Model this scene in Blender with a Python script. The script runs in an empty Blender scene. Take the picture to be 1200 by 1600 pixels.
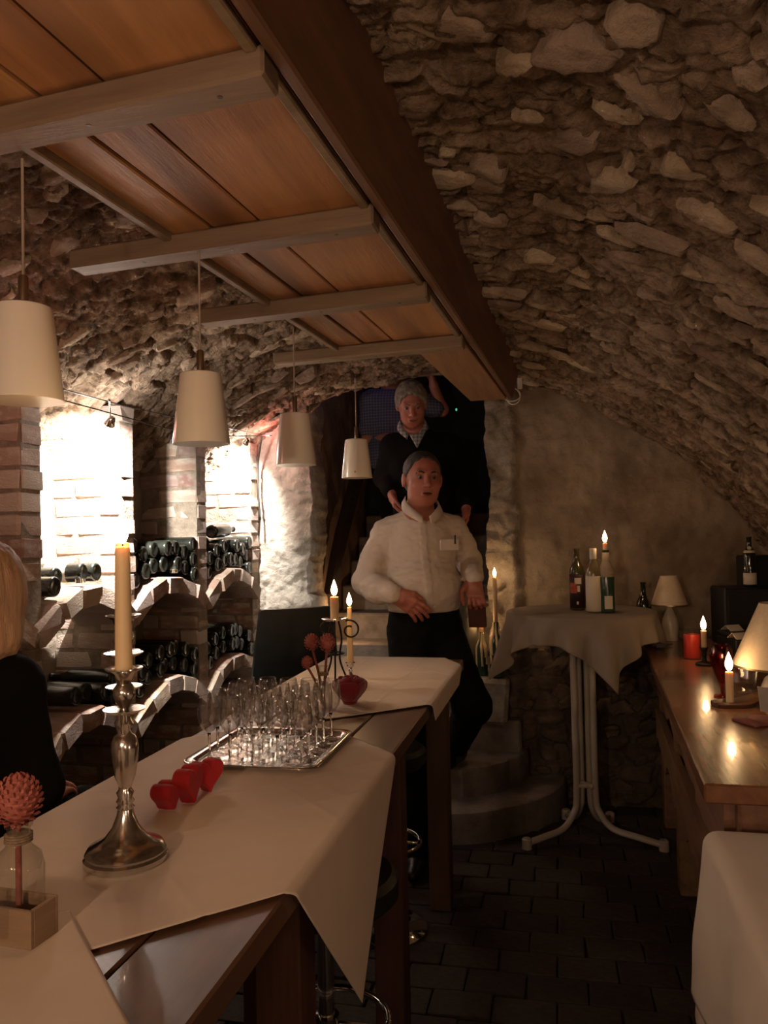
import bpy, bmesh, math, random
import numpy as np
from mathutils import Vector, Matrix, Euler

random.seed(7); np.random.seed(7)
SC = bpy.context.scene
COL = SC.collection

# ------------------------------------------------------------------ camera
# room frame: x across (right +), y along the cellar (away from the camera), z up
YAW, PITCH, ROLL = math.radians(12.5), math.radians(1.6), math.radians(1.2)
FPX = 1240.0
_f0 = Vector((-math.sin(YAW), math.cos(YAW), 0)); _z = Vector((0, 0, 1))
FWD = _f0 * math.cos(PITCH) + _z * math.sin(PITCH)
_rt = Vector((math.cos(YAW), math.sin(YAW), 0)); _up = _rt.cross(FWD)
RT = _rt * math.cos(ROLL) - _up * math.sin(ROLL)
UP = _up * math.cos(ROLL) + _rt * math.sin(ROLL)
CAM = Vector((0, 0, 1.5))
cd = bpy.data.cameras.new('camera'); cam = bpy.data.objects.new('camera', cd); COL.objects.link(cam)
m = Matrix((RT, UP, -FWD)).transposed().to_4x4(); m.translation = CAM
cam.matrix_world = m
cd.sensor_fit = 'VERTICAL'; cd.sensor_height = 36; cd.sensor_width = 27; cd.lens = FPX / 1600 * 36
cd.clip_start = 0.02
SC.camera = cam
SC.view_settings.view_transform = 'Standard'; SC.view_settings.look = 'None'
SC.view_settings.gamma = 1; SC.view_settings.use_curve_mapping = False
SC.view_settings.exposure = 0.70
SC.cycles.transparent_max_bounces = 64; SC.cycles.max_bounces = 10

# ------------------------------------------------------------------ world and the added lights out of view
W = bpy.data.worlds.new('world'); SC.world = W; W.use_nodes = True
W.node_tree.nodes['Background'].inputs[0].default_value = (0.9, 0.62, 0.42, 1)
W.node_tree.nodes['Background'].inputs[1].default_value = 0.006

def light(name, kind, loc, power, color, radius=0.05, target=None, spot=None, blend=0.5, parent=None):
    d = bpy.data.lights.new(name, kind); d.energy = power; d.color = color
    if kind in ('POINT', 'SPOT'): d.shadow_soft_size = radius
    if kind == 'SPOT': d.spot_size = math.radians(spot); d.spot_blend = blend
    o = bpy.data.objects.new(name, d); COL.objects.link(o); o.location = loc
    if target is not None:
        o.rotation_euler = (Vector(target) - Vector(loc)).to_track_quat('-Z', 'Y').to_euler()
    if parent: o.parent = parent
    return o
WARM = (1.0, 0.68, 0.47)
FLAME = (1.0, 0.56, 0.26)
# unseen lights added behind the photographer, standing in for the cellar's own lighting
light('added_light_behind', 'POINT', (-0.55, -0.75, 1.62), 24, WARM, 0.05)
light('added_light_behind', 'POINT', (0.75, -0.9, 1.35), 9, WARM, 0.05)
light('added_light_behind', 'POINT', (0.2, -1.9, 1.9), 8, WARM, 0.1)
light('fill_light_right', 'POINT', (0.95, 0.55, 1.12), 2.2, WARM, 0.06)   # added past the right edge to brighten the vault; no lamp stands there

# ------------------------------------------------------------------ materials
MATS = {}
def mat(name, c1, c2=None, scale=6.0, rough=0.7, metal=0.0, bump=0.0, bscale=None, detail=6.0, stretch=(1, 1, 1), spec=0.5,
        coat=0.0, rnd=0.0, sss=0.0, trans=0.0, sheen=0.0, lo=0.35, hi=0.65, coords='Object', c3=None, s3=2.0, pal=None):
    if name in MATS: return MATS[name]
    m = bpy.data.materials.new(name); m.use_nodes = True
    nt = m.node_tree; N = nt.nodes; L = nt.links
    b = N['Principled BSDF']
    b.inputs['Roughness'].default_value = rough; b.inputs['Metallic'].default_value = metal
    b.inputs['Specular IOR Level'].default_value = spec
    b.inputs['Coat Weight'].default_value = coat
    b.inputs['Transmission Weight'].default_value = trans
    b.inputs['Sheen Weight'].default_value = sheen
    if sss:
        b.inputs['Subsurface Weight'].default_value = sss
        b.inputs['Subsurface Radius'].default_value = (0.02, 0.01, 0.006)
        b.inputs['Subsurface Scale'].default_value = 0.6
    tc = N.new('ShaderNodeTexCoord'); mp = N.new('ShaderNodeMapping')
    mp.inputs['Scale'].default_value = stretch
    L.new(tc.outputs[coords], mp.inputs[0])
    no = N.new('ShaderNodeTexNoise'); no.inputs['Scale'].default_value = scale; no.inputs['Detail'].default_value = detail
    no.inputs['Roughness'].default_value = 0.62
    L.new(mp.outputs[0], no.inputs['Vector'])
    if c2 is None: c2 = tuple(x * 0.75 for x in c1)
    cr = N.new('ShaderNodeValToRGB')
    cr.color_ramp.elements[0].position = lo; cr.color_ramp.elements[1].position = hi
    cr.color_ramp.elements[0].color = (*c2, 1); cr.color_ramp.elements[1].color = (*c1, 1)
    L.new(no.outputs['Fac'], cr.inputs[0])
    out = cr.outputs[0]
    if c3:
        n3 = N.new('ShaderNodeTexNoise'); n3.inputs['Scale'].default_value = s3; n3.inputs['Detail'].default_value = 3
        L.new(mp.outputs[0], n3.inputs['Vector'])
        r3 = N.new('ShaderNodeMapRange'); r3.inputs[1].default_value = 0.48; r3.inputs[2].default_value = 0.66
        L.new(n3.outputs['Fac'], r3.inputs[0])
        mx = N.new('ShaderNodeMix'); mx.data_type = 'RGBA'
        L.new(r3.outputs[0], mx.inputs[0]); L.new(out, mx.inputs[6]); mx.inputs[7].default_value = (*c3, 1)
        out = mx.outputs[2]
    if pal:                                             # some pieces are of another colour, chosen piece by piece
        oi = N.new('ShaderNodeObjectInfo'); ml = N.new('ShaderNodeMath'); ml.operation = 'MULTIPLY'; ml.inputs[1].default_value = 7.31
        fr = N.new('ShaderNodeMath'); fr.operation = 'FRACT'; L.new(oi.outputs['Random'], ml.inputs[0]); L.new(ml.outputs[0], fr.inputs[0])
        mx = N.new('ShaderNodeMix'); mx.data_type = 'RGBA'; L.new(fr.outputs[0], mx.inputs[0]); L.new(out, mx.inputs[6]); mx.inputs[7].default_value = (*pal, 1)
        out = mx.outputs[2]
    if rnd:
        oi = N.new('ShaderNodeObjectInfo'); hs = N.new('ShaderNodeHueSaturation')
        mr = N.new('ShaderNodeMapRange'); mr.inputs[3].default_value = 1 - rnd; mr.inputs[4].default_value = 1 + rnd
        L.new(oi.outputs['Random'], mr.inputs[0]); L.new(mr.outputs[0], hs.inputs['Value'])
        mh = N.new('ShaderNodeMath'); mh.operation = 'MULTIPLY_ADD'
        L.new(oi.outputs['Random'], mh.inputs[0]); mh.inputs[1].default_value = 0.03; mh.inputs[2].default_value = 0.485
        L.new(mh.outputs[0], hs.inputs['Hue'])
        L.new(out, hs.inputs['Color']); out = hs.outputs[0]
    L.new(out, b.inputs['Base Color'])
    if bump:
        nb = N.new('ShaderNodeTexNoise'); nb.inputs['Scale'].default_value = bscale or scale * 4; nb.inputs['Detail'].default_value = 8
        nb.inputs['Roughness'].default_value = 0.65
        L.new(mp.outputs[0], nb.inputs['Vector'])
        bp = N.new('ShaderNodeBump'); bp.inputs['Strength'].default_value = bump; bp.inputs['Distance'].default_value = 0.02
        L.new(nb.outputs['Fac'], bp.inputs['Height']); L.new(bp.outputs[0], b.inputs['Normal'])
    MATS[name] = m; m['bsdf'] = 1
    return m

def emat(name, col, strength):
    if name in MATS: return MATS[name]
    m = bpy.data.materials.new(name); m.use_nodes = True; nt = m.node_tree
    for n in list(nt.nodes):
        if n.type == 'BSDF_PRINCIPLED': nt.nodes.remove(n)
    e = nt.nodes.new('ShaderNodeEmission'); e.inputs[0].default_value = (*col, 1); e.inputs[1].default_value = strength
    nt.links.new(e.outputs[0], nt.nodes['Material Output'].inputs[0]); MATS[name] = m
    return m

def glassmat(name, tint=(1, 1, 1), refl=1.0):
    # thin clear glass: see-through with a Fresnel sheen
    if name in MATS: return MATS[name]
    m = bpy.data.materials.new(name); m.use_nodes = True; nt = m.node_tree; N = nt.nodes; L = nt.links
    for n in list(N):
        if n.type == 'BSDF_PRINCIPLED': N.remove(n)
    t = N.new('ShaderNodeBsdfTransparent'); t.inputs[0].default_value = (*tint, 1)
    g = N.new('ShaderNodeBsdfGlossy'); g.inputs['Roughness'].default_value = 0.03
    lw = N.new('ShaderNodeLayerWeight'); lw.inputs['Blend'].default_value = 0.35
    mm = N.new('ShaderNodeMath'); mm.operation = 'MULTIPLY_ADD'; mm.inputs[1].default_value = 0.62 * refl; mm.inputs[2].default_value = 0.05
    L.new(lw.outputs['Facing'], mm.inputs[0])
    mx = N.new('ShaderNodeMixShader'); L.new(mm.outputs[0], mx.inputs[0]); L.new(t.outputs[0], mx.inputs[1]); L.new(g.outputs[0], mx.inputs[2])
    L.new(mx.outputs[0], N['Material Output'].inputs[0]); MATS[name] = m
    return m

def wood(name, c1, c2, rough=0.55, along=1, bump=0.15, scale=7.0, rnd=0.12, coat=0.0, c3=None, s3=2.0):
    st = [6.0, 6.0, 6.0]; st[along] = 0.55
    return mat(name, c1, c2, scale=scale * 0.5, rough=rough, bump=bump, bscale=scale, stretch=tuple(st), rnd=rnd, coat=coat, detail=5, lo=0.3, hi=0.7, c3=c3, s3=s3)

M_STONE = mat('rubble_stone', (0.55, 0.425, 0.315), (0.33, 0.235, 0.16), scale=16, rough=0.9, bump=1.0, bscale=38, rnd=0.30, c3=(0.23, 0.155, 0.098), s3=8)
M_PLASTER = mat('rough_plaster', (0.44, 0.355, 0.26), (0.29, 0.215, 0.145), scale=3.2, rough=0.95, bump=0.5, bscale=26, c3=(0.20, 0.14, 0.09), s3=2.2)
M_LIME = mat('limewashed_plaster', (0.62, 0.56, 0.47), (0.40, 0.34, 0.27), scale=7, rough=0.95, bump=0.8, bscale=30)
M_JAMB = mat('jamb_stone', (0.46, 0.40, 0.32), (0.22, 0.175, 0.13), scale=6, rough=0.95, bump=0.8, bscale=28)
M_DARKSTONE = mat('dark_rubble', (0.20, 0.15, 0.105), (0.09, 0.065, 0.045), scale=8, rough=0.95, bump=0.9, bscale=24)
M_STAIRWALL = mat('stairwell_plaster', (0.48, 0.33, 0.215), (0.27, 0.175, 0.11), scale=5, rough=0.95, bump=0.5, bscale=22)
M_BRICK = mat('old_brick', (0.46, 0.27, 0.19), (0.32, 0.175, 0.12), scale=3, rough=0.9, bump=0.6, bscale=12, rnd=0.22, c3=(0.56, 0.47, 0.39), s3=2.2, pal=(0.56, 0.47, 0.40))
M_ARCHBRICK = mat('arch_brick', (0.44, 0.26, 0.18), (0.30, 0.165, 0.11), scale=3, rough=0.9, bump=0.6, bscale=12, rnd=0.2, c3=(0.58, 0.50, 0.42), s3=1.8, pal=(0.50, 0.38, 0.30))
M_MORTAR = mat('lime_mortar', (0.34, 0.28, 0.215), (0.2, 0.155, 0.11), scale=20, rough=0.95, bump=0.6, bscale=70)
M_PAVER = mat('floor_paver', (0.06, 0.044, 0.033), (0.032, 0.023, 0.018), scale=9, rough=0.8, bump=0.4, bscale=40, rnd=0.25)
M_GROUT = mat('floor_grout', (0.035, 0.026, 0.02), rough=0.95)
M_STEP = mat('stone_step', (0.25, 0.21, 0.17), (0.14, 0.115, 0.092), scale=8, rough=0.85, bump=0.4, bscale=35)
M_PLANK = wood('larch_plank', (0.47, 0.215, 0.095), (0.31, 0.125, 0.052), rough=0.55, rnd=0.14, c3=(0.17, 0.07, 0.032), s3=1.1)
M_BATTEN = wood('batten_wood', (0.27, 0.19, 0.12), (0.17, 0.11, 0.066), rough=0.6, along=0, rnd=0.08)
M_BEAM = wood('beam_wood', (0.20, 0.095, 0.045), (0.11, 0.05, 0.024), rough=0.6)
M_TABLE = wood('walnut_table', (0.15, 0.072, 0.04), (0.085, 0.04, 0.023), rough=0.36, coat=0.15, rnd=0.08, bump=.04)
M_TABLELEG = wood('table_leg_wood', (0.12, 0.055, 0.03), (0.065, 0.03, 0.016), along=2, rough=0.5)
M_RTOP = wood('varnished_top', (0.30, 0.15, 0.07), (0.17, 0.08, 0.036), rough=0.24, coat=0.25, bump=0.05, rnd=0.03)
M_RWOOD = wood('rustic_board', (0.30, 0.165, 0.085), (0.16, 0.085, 0.045), rough=0.65)
M_CLOTH = mat('linen_cloth', (0.66, 0.54, 0.42), (0.60, 0.485, 0.375), scale=5, rough=0.9, bump=0.05, bscale=300, sheen=0.1)
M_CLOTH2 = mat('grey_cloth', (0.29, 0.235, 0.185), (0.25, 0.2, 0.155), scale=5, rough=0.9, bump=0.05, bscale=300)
M_CLOTH3 = mat('white_cloth', (0.72, 0.64, 0.53), (0.66, 0.58, 0.48), scale=5, rough=0.9, bump=0.05, bscale=300)
M_SILVER = mat('silver_plate', (0.80, 0.79, 0.76), (0.62, 0.61, 0.58), scale=9, rough=0.17, metal=1.0)
M_STEEL = mat('polished_steel', (0.72, 0.68, 0.62), rough=0.12, metal=1.0)
M_CHROME = mat('chrome', (0.8, 0.8, 0.8), (0.75, 0.75, 0.75), rough=0.08, metal=1.0)
M_IRON = mat('wrought_iron', (0.035, 0.028, 0.024), rough=0.45, metal=0.6, bump=0.2, bscale=60)
M_OPAL = mat('opal_glass_shade', (0.93, 0.80, 0.68), (0.91, 0.78, 0.66), rough=0.22, sss=0.35, coat=0.2)
M_BRASS = mat('brushed_brass', (0.42, 0.31, 0.2), rough=0.35, metal=0.9)
M_CORD = mat('lamp_cord', (0.42, 0.33, 0.25), rough=0.7)
M_WAX = mat('candle_wax', (0.86, 0.66, 0.38), (0.82, 0.62, 0.35), rough=0.5, sss=0.5)
M_WICK = mat('wick', (0.02, 0.015, 0.012), rough=0.9)
M_FLAME = emat('flame', (1.0, 0.63, 0.28), 22.0)
M_GLASS = glassmat('clear_glass')
M_SOLIDGLASS = mat('solid_glass', (1, 1, 1), (1, 1, 1), rough=0.0, trans=1.0)
M_JAR = glassmat('bottle_clear_glass', (0.93, 0.93, 0.90), 0.7)
M_BOTTLE = mat('dark_bottle_glass', (0.012, 0.017, 0.010), (0.008, 0.010, 0.007), rough=0.08, spec=0.7, coat=0.3)
M_DUSTY = mat('dusty_bottle_glass', (0.020, 0.022, 0.016), (0.010, 0.011, 0.009), scale=18, rough=0.22, spec=0.6)
M_LABEL = mat('paper_label', (0.66, 0.58, 0.45), (0.6, 0.52, 0.4), rough=0.8)
M_RED = mat('red_felt', (0.50, 0.012, 0.018), (0.42, 0.009, 0.014), rough=0.8, sheen=0.1)
M_CRIMSON = mat('crimson_petal', (0.26, 0.006, 0.02), (0.17, 0.003, 0.012), rough=0.75, sheen=0.4)
M_PINK = mat('pink_cone', (0.48, 0.15, 0.11), (0.30, 0.075, 0.055), scale=30, rough=0.8)
M_PINKSTEM = mat('pink_stem', (0.36, 0.11, 0.08), (0.2, 0.05, 0.04), scale=30, rough=0.8, bump=0.4, bscale=90)
M_TWINE = mat('jute_twine', (0.40, 0.29, 0.18), (0.25, 0.17, 0.1), scale=80, rough=0.9, bump=0.6, bscale=150)
M_CRATE = mat('grey_box_wood', (0.34, 0.225, 0.13), (0.22, 0.14, 0.08), scale=4, rough=0.7, stretch=(1, 1, 5), bump=0.2)
M_LEATHER = mat('black_leather', (0.012, 0.016, 0.014), (0.008, 0.010, 0.009), scale=30, rough=0.38, bump=0.15, bscale=200)
M_BLACK = mat('black_plastic', (0.012, 0.012, 0.013), rough=0.5)
M_WHITEPAINT = mat('white_lacquer', (0.56, 0.50, 0.41), (0.5, 0.445, 0.36), rough=0.35)
M_SHADE = mat('fabric_lampshade', (0.78, 0.64, 0.46), (0.72, 0.58, 0.42), scale=60, rough=0.85, bump=0.1, bscale=250)
M_CERAMIC = mat('white_ceramic', (0.72, 0.64, 0.52), rough=0.25, coat=0.4)
M_SKIN = mat('skin', (0.50, 0.225, 0.145), (0.43, 0.175, 0.11), scale=12, rough=0.5, sss=0.15)
M_SKINRED = mat('flushed_skin', (0.43, 0.155, 0.105), (0.36, 0.12, 0.08), scale=12, rough=0.5, sss=0.15)
M_LIP = mat('lip', (0.26, 0.065, 0.055), rough=0.5)
M_MOUTH = mat('mouth_inside', (0.045, 0.008, 0.008), rough=0.6)
M_EYE = mat('eyeball', (0.22, 0.16, 0.13), rough=0.3)
M_IRIS = mat('iris', (0.03, 0.02, 0.015), rough=0.2)
M_HAIRDARK = mat('dark_hair', (0.05, 0.042, 0.036), (0.022, 0.018, 0.015), scale=40, rough=0.6, bump=0.4, bscale=120)
M_HAIRGREY = mat('grey_hair', (0.32, 0.27, 0.22), (0.12, 0.10, 0.08), scale=35, rough=0.75, bump=0.5, bscale=110)
M_HAIRBLOND = mat('blonde_hair', (0.56, 0.34, 0.19), (0.42, 0.24, 0.13), scale=12, rough=0.55, bump=0.5, bscale=70, stretch=(6, 6, 0.6))
M_SHIRT = mat('white_shirt', (0.66, 0.56, 0.47), (0.61, 0.515, 0.43), scale=5, rough=0.85, bump=0.12, bscale=30)
M_TROUSER = mat('black_trousers', (0.008, 0.0075, 0.0065), (0.005, 0.005, 0.004), rough=0.95, spec=.15)
M_JACKET = mat('dark_jacket', (0.007, 0.0055, 0.0055), (0.004, 0.0035, 0.0035), rough=0.95, spec=.12)
M_KHAKI = mat('grey_green_trousers', (0.16, 0.145, 0.105), (0.11, 0.10, 0.075), rough=0.9)
M_SHOE = mat('black_shoe', (0.010, 0.009, 0.008), rough=0.35)
M_LEDRED = mat('dark_red_leather', (0.085, 0.022, 0.014), (0.055, 0.014, 0.009), scale=20, rough=0.5)
M_PAPER = mat('white_card', (0.72, 0.66, 0.57), rough=0.8)
M_WIRE = mat('steel_wire', (0.10, 0.085, 0.07), rough=0.4, metal=0.8)
M_HANDRAIL = wood('dark_timber', (0.065, 0.038, 0.022), (0.035, 0.02, 0.012), rough=0.7)

# ------------------------------------------------------------------ object helpers
def link(name, me, m=None, parent=None, smooth=False):
    o = bpy.data.objects.new(name, me); COL.objects.link(o)
    if m is not None and not me.materials: me.materials.append(m)
    if smooth: me.polygons.foreach_set('use_smooth', [True] * len(me.polygons))
    if parent is not None: o.parent = parent
    return o
def mesh(name, v, f):
    me = bpy.data.meshes.new(name); me.from_pydata([tuple(p) for p in v], [], f); me.validate(); me.update(); return me
def obj(name, vf, m, parent=None, smooth=False, solid=0.0, loc=None, sharp=None):
    me = vf if isinstance(vf, bpy.types.Mesh) else mesh(name, *vf)
    o = link(name, me, m, parent, smooth)
    if loc is not None: o.location = loc
    if solid:
        s = o.modifiers.new('thickness', 'SOLIDIFY'); s.thickness = solid; s.offset = 0
    if sharp and smooth: me.set_sharp_from_angle(angle=math.radians(sharp))
    return o
def tag(o, label, cat, group=None, kind=None):
    o['label'] = label; o['category'] = cat
    if group: o['group'] = group
    if kind: o['kind'] = kind
    return o
def thing(name, label, cat, loc=(0, 0, 0), rz=0.0, group=None):
    o = bpy.data.objects.new(name, None); COL.objects.link(o); o.location = loc; o.rotation_euler = (0, 0, rz)
    o.empty_display_size = 0.05
    return tag(o, label, cat, group)
def struct(o): o['kind'] = 'structure'; return o
def dup(root, loc, rz=None, label=None, group=None):
    r = root.copy(); COL.objects.link(r); r.location = loc
    if rz is not None: r.rotation_euler = (r.rotation_euler[0], r.rotation_euler[1], rz)
    if label: r['label'] = label
    if group: r['group'] = group
    for ch in list(root.children):
        c = ch.copy(); COL.objects.link(c); c.parent = r
        for g in list(ch.children):
            d = g.copy(); COL.objects.link(d); d.parent = c
    return r
def box(x0, x1, y0, y1, z0, z1, bev=0.0, jit=0.0, rng=None):
    bm = bmesh.new(); bmesh.ops.create_cube(bm, size=1)
    for v in bm.verts:
        v.co = Vector((x0 + (x1 - x0) * (v.co.x + .5), y0 + (y1 - y0) * (v.co.y + .5), z0 + (z1 - z0) * (v.co.z + .5)))
        if jit:
            v.co += Vector(((rng or random).uniform(-jit, jit), (rng or random).uniform(-jit, jit), (rng or random).uniform(-jit, jit)))
    if bev: bmesh.ops.bevel(bm, geom=list(bm.edges), offset=bev, segments=1, affect='EDGES', profile=0.5)
    me = bpy.data.meshes.new('box'); bm.to_mesh(me); bm.free(); return me
def join(*ms):
    V = []; F = []
    for me in ms:
        if isinstance(me, bpy.types.Mesh):
            v = [tuple(p.co) for p in me.vertices]; f = [tuple(p.vertices) for p in me.polygons]
        else: v, f = me
        b = len(V); V += [tuple(p) for p in v]; F += [tuple(i + b for i in q) for q in f]
    return V, F
def xform(vf, M):
    if isinstance(vf, bpy.types.Mesh): vf = ([tuple(p.co) for p in vf.vertices], [tuple(p.vertices) for p in vf.polygons])
    return [tuple(M @ Vector(p)) for p in vf[0]], vf[1]
def lathe(prof, seg=24, wob=None):
    V = []; F = []; n = len(prof)
    for r, z in prof:
        for k in range(seg):
            a = 2 * math.pi * k / seg; V.append((r * math.cos(a), r * math.sin(a), z))
    for i in range(n - 1):
        for k in range(seg):
            k2 = (k + 1) % seg
            F.append((i * seg + k, i * seg + k2, (i + 1) * seg + k2, (i + 1) * seg + k))
    if prof[0][0] > 1e-5: F.append(tuple(range(seg - 1, -1, -1)))
    if prof[-1][0] > 1e-5 : F.append(tuple((n - 1) * seg + k for k in range(seg)))
    return V, F
def catmull(P, n=6):
    P = [Vector(p) for p in P]; out = []
    for i in range(len(P) - 1):
        a = P[max(i - 1, 0)]; b = P[i]; c = P[i + 1]; d = P[min(i + 2, len(P) - 1)]
        for k in range(n):
            t = k / n
            out.append(0.5 * ((2 * b) + (c - a) * t + (2 * a - 5 * b + 4 * c - d) * t * t + (3 * b - a - 3 * c + d) * t ** 3))
    out.append(P[-1]); return out
def tube(P, r, seg=8, smooth=0, flat=1.0):
    if smooth: 
        rr = r if isinstance(r, (int, float)) else None
        P2 = catmull(P, smooth)
        if rr is None:
            r = [r[min(int(i / smooth), len(P) - 2)] * (1 - (i / smooth) % 1) + r[min(int(i / smooth) + 1, len(P) - 1)] * ((i / smooth) % 1) for i in range(len(P2))]
        P = P2
    P = [Vector(p) for p in P]; n = len(P)
    if isinstance(r, (int, float)): r = [r] * n
    V = []; F = []; nrm = None
    for i in range(n):
        t = (P[min(i + 1, n - 1)] - P[max(i - 1, 0)]).normalized()
        if nrm is None:
            nrm = t.orthogonal().normalized()
        else:
            nrm = (nrm - t * nrm.dot(t)).normalized()
        b = t.cross(nrm)
        for k in range(seg):
            a = 2 * math.pi * k / seg
            V.append(tuple(P[i] + (nrm * math.cos(a) + b * math.sin(a) * flat) * r[i]))
    for i in range(n - 1):
        for k in range(seg):
            k2 = (k + 1) % seg; F.append((i * seg + k, i * seg + k2, (i + 1) * seg + k2, (i + 1) * seg + k))
    F.append(tuple(range(seg - 1, -1, -1))); F.append(tuple((n - 1) * seg + k for k in range(seg)))
    return V, F
def ray(px, py):
    return FWD + RT * ((px - 600) / FPX) + UP * ((800 - py) / FPX)
def on_z(px, py, z):           # the point of a level surface that the photograph shows there
    d = ray(px, py); return CAM + d * ((z - CAM.z) / d.z)
def at(px, py, depth): return CAM + ray(px, py) * depth

# ------------------------------------------------------------------ noise
def _hash(ix, iy, iz, seed):
    h = (ix.astype(np.int64) * 374761393 + iy.astype(np.int64) * 668265263 + iz.astype(np.int64) * 2147483647 + seed * 144665) & 0xffffffff
    h = ((h ^ (h >> 13)) * 1274126177) & 0xffffffff
    h = ((h ^ (h >> 16)) * 2246822519) & 0xffffffff
    return ((h ^ (h >> 15)) & 0xffffff) / float(0xffffff)
def vnoise(x, y, z=None, seed=0):
    if z is None: z = np.zeros_like(x)
    xi, yi, zi = np.floor(x), np.floor(y), np.floor(z); fx, fy, fz = x - xi, y - yi, z - zi
    sx, sy, sz = [t * t * (3 - 2 * t) for t in (fx, fy, fz)]
    r = 0
    for a in (0, 1):
        for b in (0, 1):
            for c in (0, 1):
                w = (sx if a else 1 - sx) * (sy if b else 1 - sy) * (sz if c else 1 - sz)
                r = r + w * _hash(xi + a, yi + b, zi + c, seed)
    return r * 2 - 1
def fbm(x, y, z=None, oct=4, seed=0):
    r = 0; a = 0.5
    for o in range(oct):
        r = r + a * vnoise(x * 2 ** o, y * 2 ** o, None if z is None else z * 2 ** o, seed + o * 17); a *= 0.55
    return r
def worley(x, y, seed=0):
    xi, yi = np.floor(x), np.floor(y)
    f1 = np.full(x.shape, 9.0); f2 = np.full(x.shape, 9.0); idv = np.zeros(x.shape)
    z = np.zeros_like(xi)
    for a in (-1, 0, 1):
        for b in (-1, 0, 1):
            cx, cy = xi + a, yi + b
            px = cx + 0.15 + 0.7 * _hash(cx, cy, z, seed); py = cy + 0.15 + 0.7 * _hash(cx, cy, z + 1, seed)
            d = np.hypot(x - px, y - py); h = _hash(cx, cy, z + 2, seed)
            near = d < f1
            f2 = np.where(near, f1, np.minimum(f2, d)); idv = np.where(near, h, idv); f1 = np.where(near, d, f1)
    return f1, f2, idv
def sstep(a, b, x):
    t = np.clip((x - a) / (b - a), 0, 1); return t * t * (3 - 2 * t)

def grid_mesh(name, P, keep=None):
    n, k = P.shape[:2]
    idx = np.arange(n * k).reshape(n, k)
    q = np.stack([idx[:-1, :-1], idx[1:, :-1], idx[1:, 1:], idx[:-1, 1:]], -1).reshape(-1, 4)
    if keep is not None: q = q[keep.reshape(-1)]
    used = np.unique(q); remap = np.full(n * k, -1); remap[used] = np.arange(len(used)); q = remap[q]
    V = P.reshape(-1, 3)[used]
    me = bpy.data.meshes.new(name)
    me.vertices.add(len(V)); me.vertices.foreach_set('co', V.astype(np.float32).ravel())
    me.loops.add(q.size); me.loops.foreach_set('vertex_index', q.astype(np.int32).ravel())
    me.polygons.add(len(q)); me.polygons.foreach_set('loop_start', np.arange(0, q.size, 4, dtype=np.int32))
    me.update(calc_edges=True); me.validate()
    return me, used
def add_attr(me, name, vals):
    a = me.attributes.new(name, 'FLOAT', 'POINT'); a.data.foreach_set('value', np.asarray(vals, dtype=np.float32).ravel())
def attr_stone_mat(name, mortar1, mortar2, stone1, stone2):
    m = bpy.data.materials.new(name); m.use_nodes = True; nt = m.node_tree; N = nt.nodes; L = nt.links; b = N['Principled BSDF']
    b.inputs['Roughness'].default_value = 0.95; b.inputs['Specular IOR Level'].default_value = 0.2
    tc = N.new('ShaderNodeTexCoord')
    def noise(s, d=6):
        n = N.new('ShaderNodeTexNoise'); n.inputs['Scale'].default_value = s; n.inputs['Detail'].default_value = d; n.inputs['Roughness'].default_value = 0.65
        L.new(tc.outputs['Object'], n.inputs['Vector']); return n
    def ramp(src, lo, hi, p=(0.38, 0.62)):
        r = N.new('ShaderNodeValToRGB'); r.color_ramp.elements[0].position, r.color_ramp.elements[1].position = p
        r.color_ramp.elements[0].color = (*lo, 1); r.color_ramp.elements[1].color = (*hi, 1); L.new(src, r.inputs[0]); return r
    n1 = noise(7); mo = ramp(n1.outputs['Fac'], mortar2, mortar1)
    a = N.new('ShaderNodeAttribute'); a.attribute_name = 'stone'; tn = N.new('ShaderNodeAttribute'); tn.attribute_name = 'tone'
    st = ramp(tn.outputs['Fac'], stone2, stone1, (0.0, 1.0))
    mx = N.new('ShaderNodeMix'); mx.data_type = 'RGBA'; L.new(a.outputs['Fac'], mx.inputs[0]); L.new(mo.outputs[0], mx.inputs[6]); L.new(st.outputs[0], mx.inputs[7])
    n2 = noise(17, 9); dk = ramp(n2.outputs['Fac'], (0.42, 0.38, 0.34), (1.12, 1.1, 1.08), (0.36, 0.56))
    mu = N.new('ShaderNodeMix'); mu.data_type = 'RGBA'; mu.blend_type = 'MULTIPLY'; mu.inputs[0].default_value = 1
    L.new(mx.outputs[2], mu.inputs[6]); L.new(dk.outputs[0], mu.inputs[7]); L.new(mu.outputs[2], b.inputs['Base Color'])
    n3 = noise(34, 12); bp = N.new('ShaderNodeBump'); bp.inputs['Strength'].default_value = 1.0; bp.inputs['Distance'].default_value = 0.045
    L.new(n3.outputs['Fac'], bp.inputs['Height']); L.new(bp.outputs[0], b.inputs['Normal'])
    return m

# ================================================================== STRUCTURE
VUC, VZC, VR = -0.70, 0.37, 2.07            # barrel vault: centre line and radius
WALL_V, LEFT_U, BACK_U, NEAR_V = 4.60, -1.80, -2.12, -2.6
def vault_z(u): return VZC + math.sqrt(max(VR ** 2 - (u - VUC) ** 2, 0))
S_WALL = 1.05                               # the vault springs from the right wall at this height
TH0 = math.asin((S_WALL - VZC) / VR)
TH1 = math.acos((BACK_U - VUC) / VR)
def prof(s):                                # arc length from the springing -> point, inward normal
    th = TH0 + s / VR
    return VUC + VR * np.cos(th), VZC + VR * np.sin(th), -np.cos(th), -np.sin(th)
S_LEN = (TH1 - TH0) * VR

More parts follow.
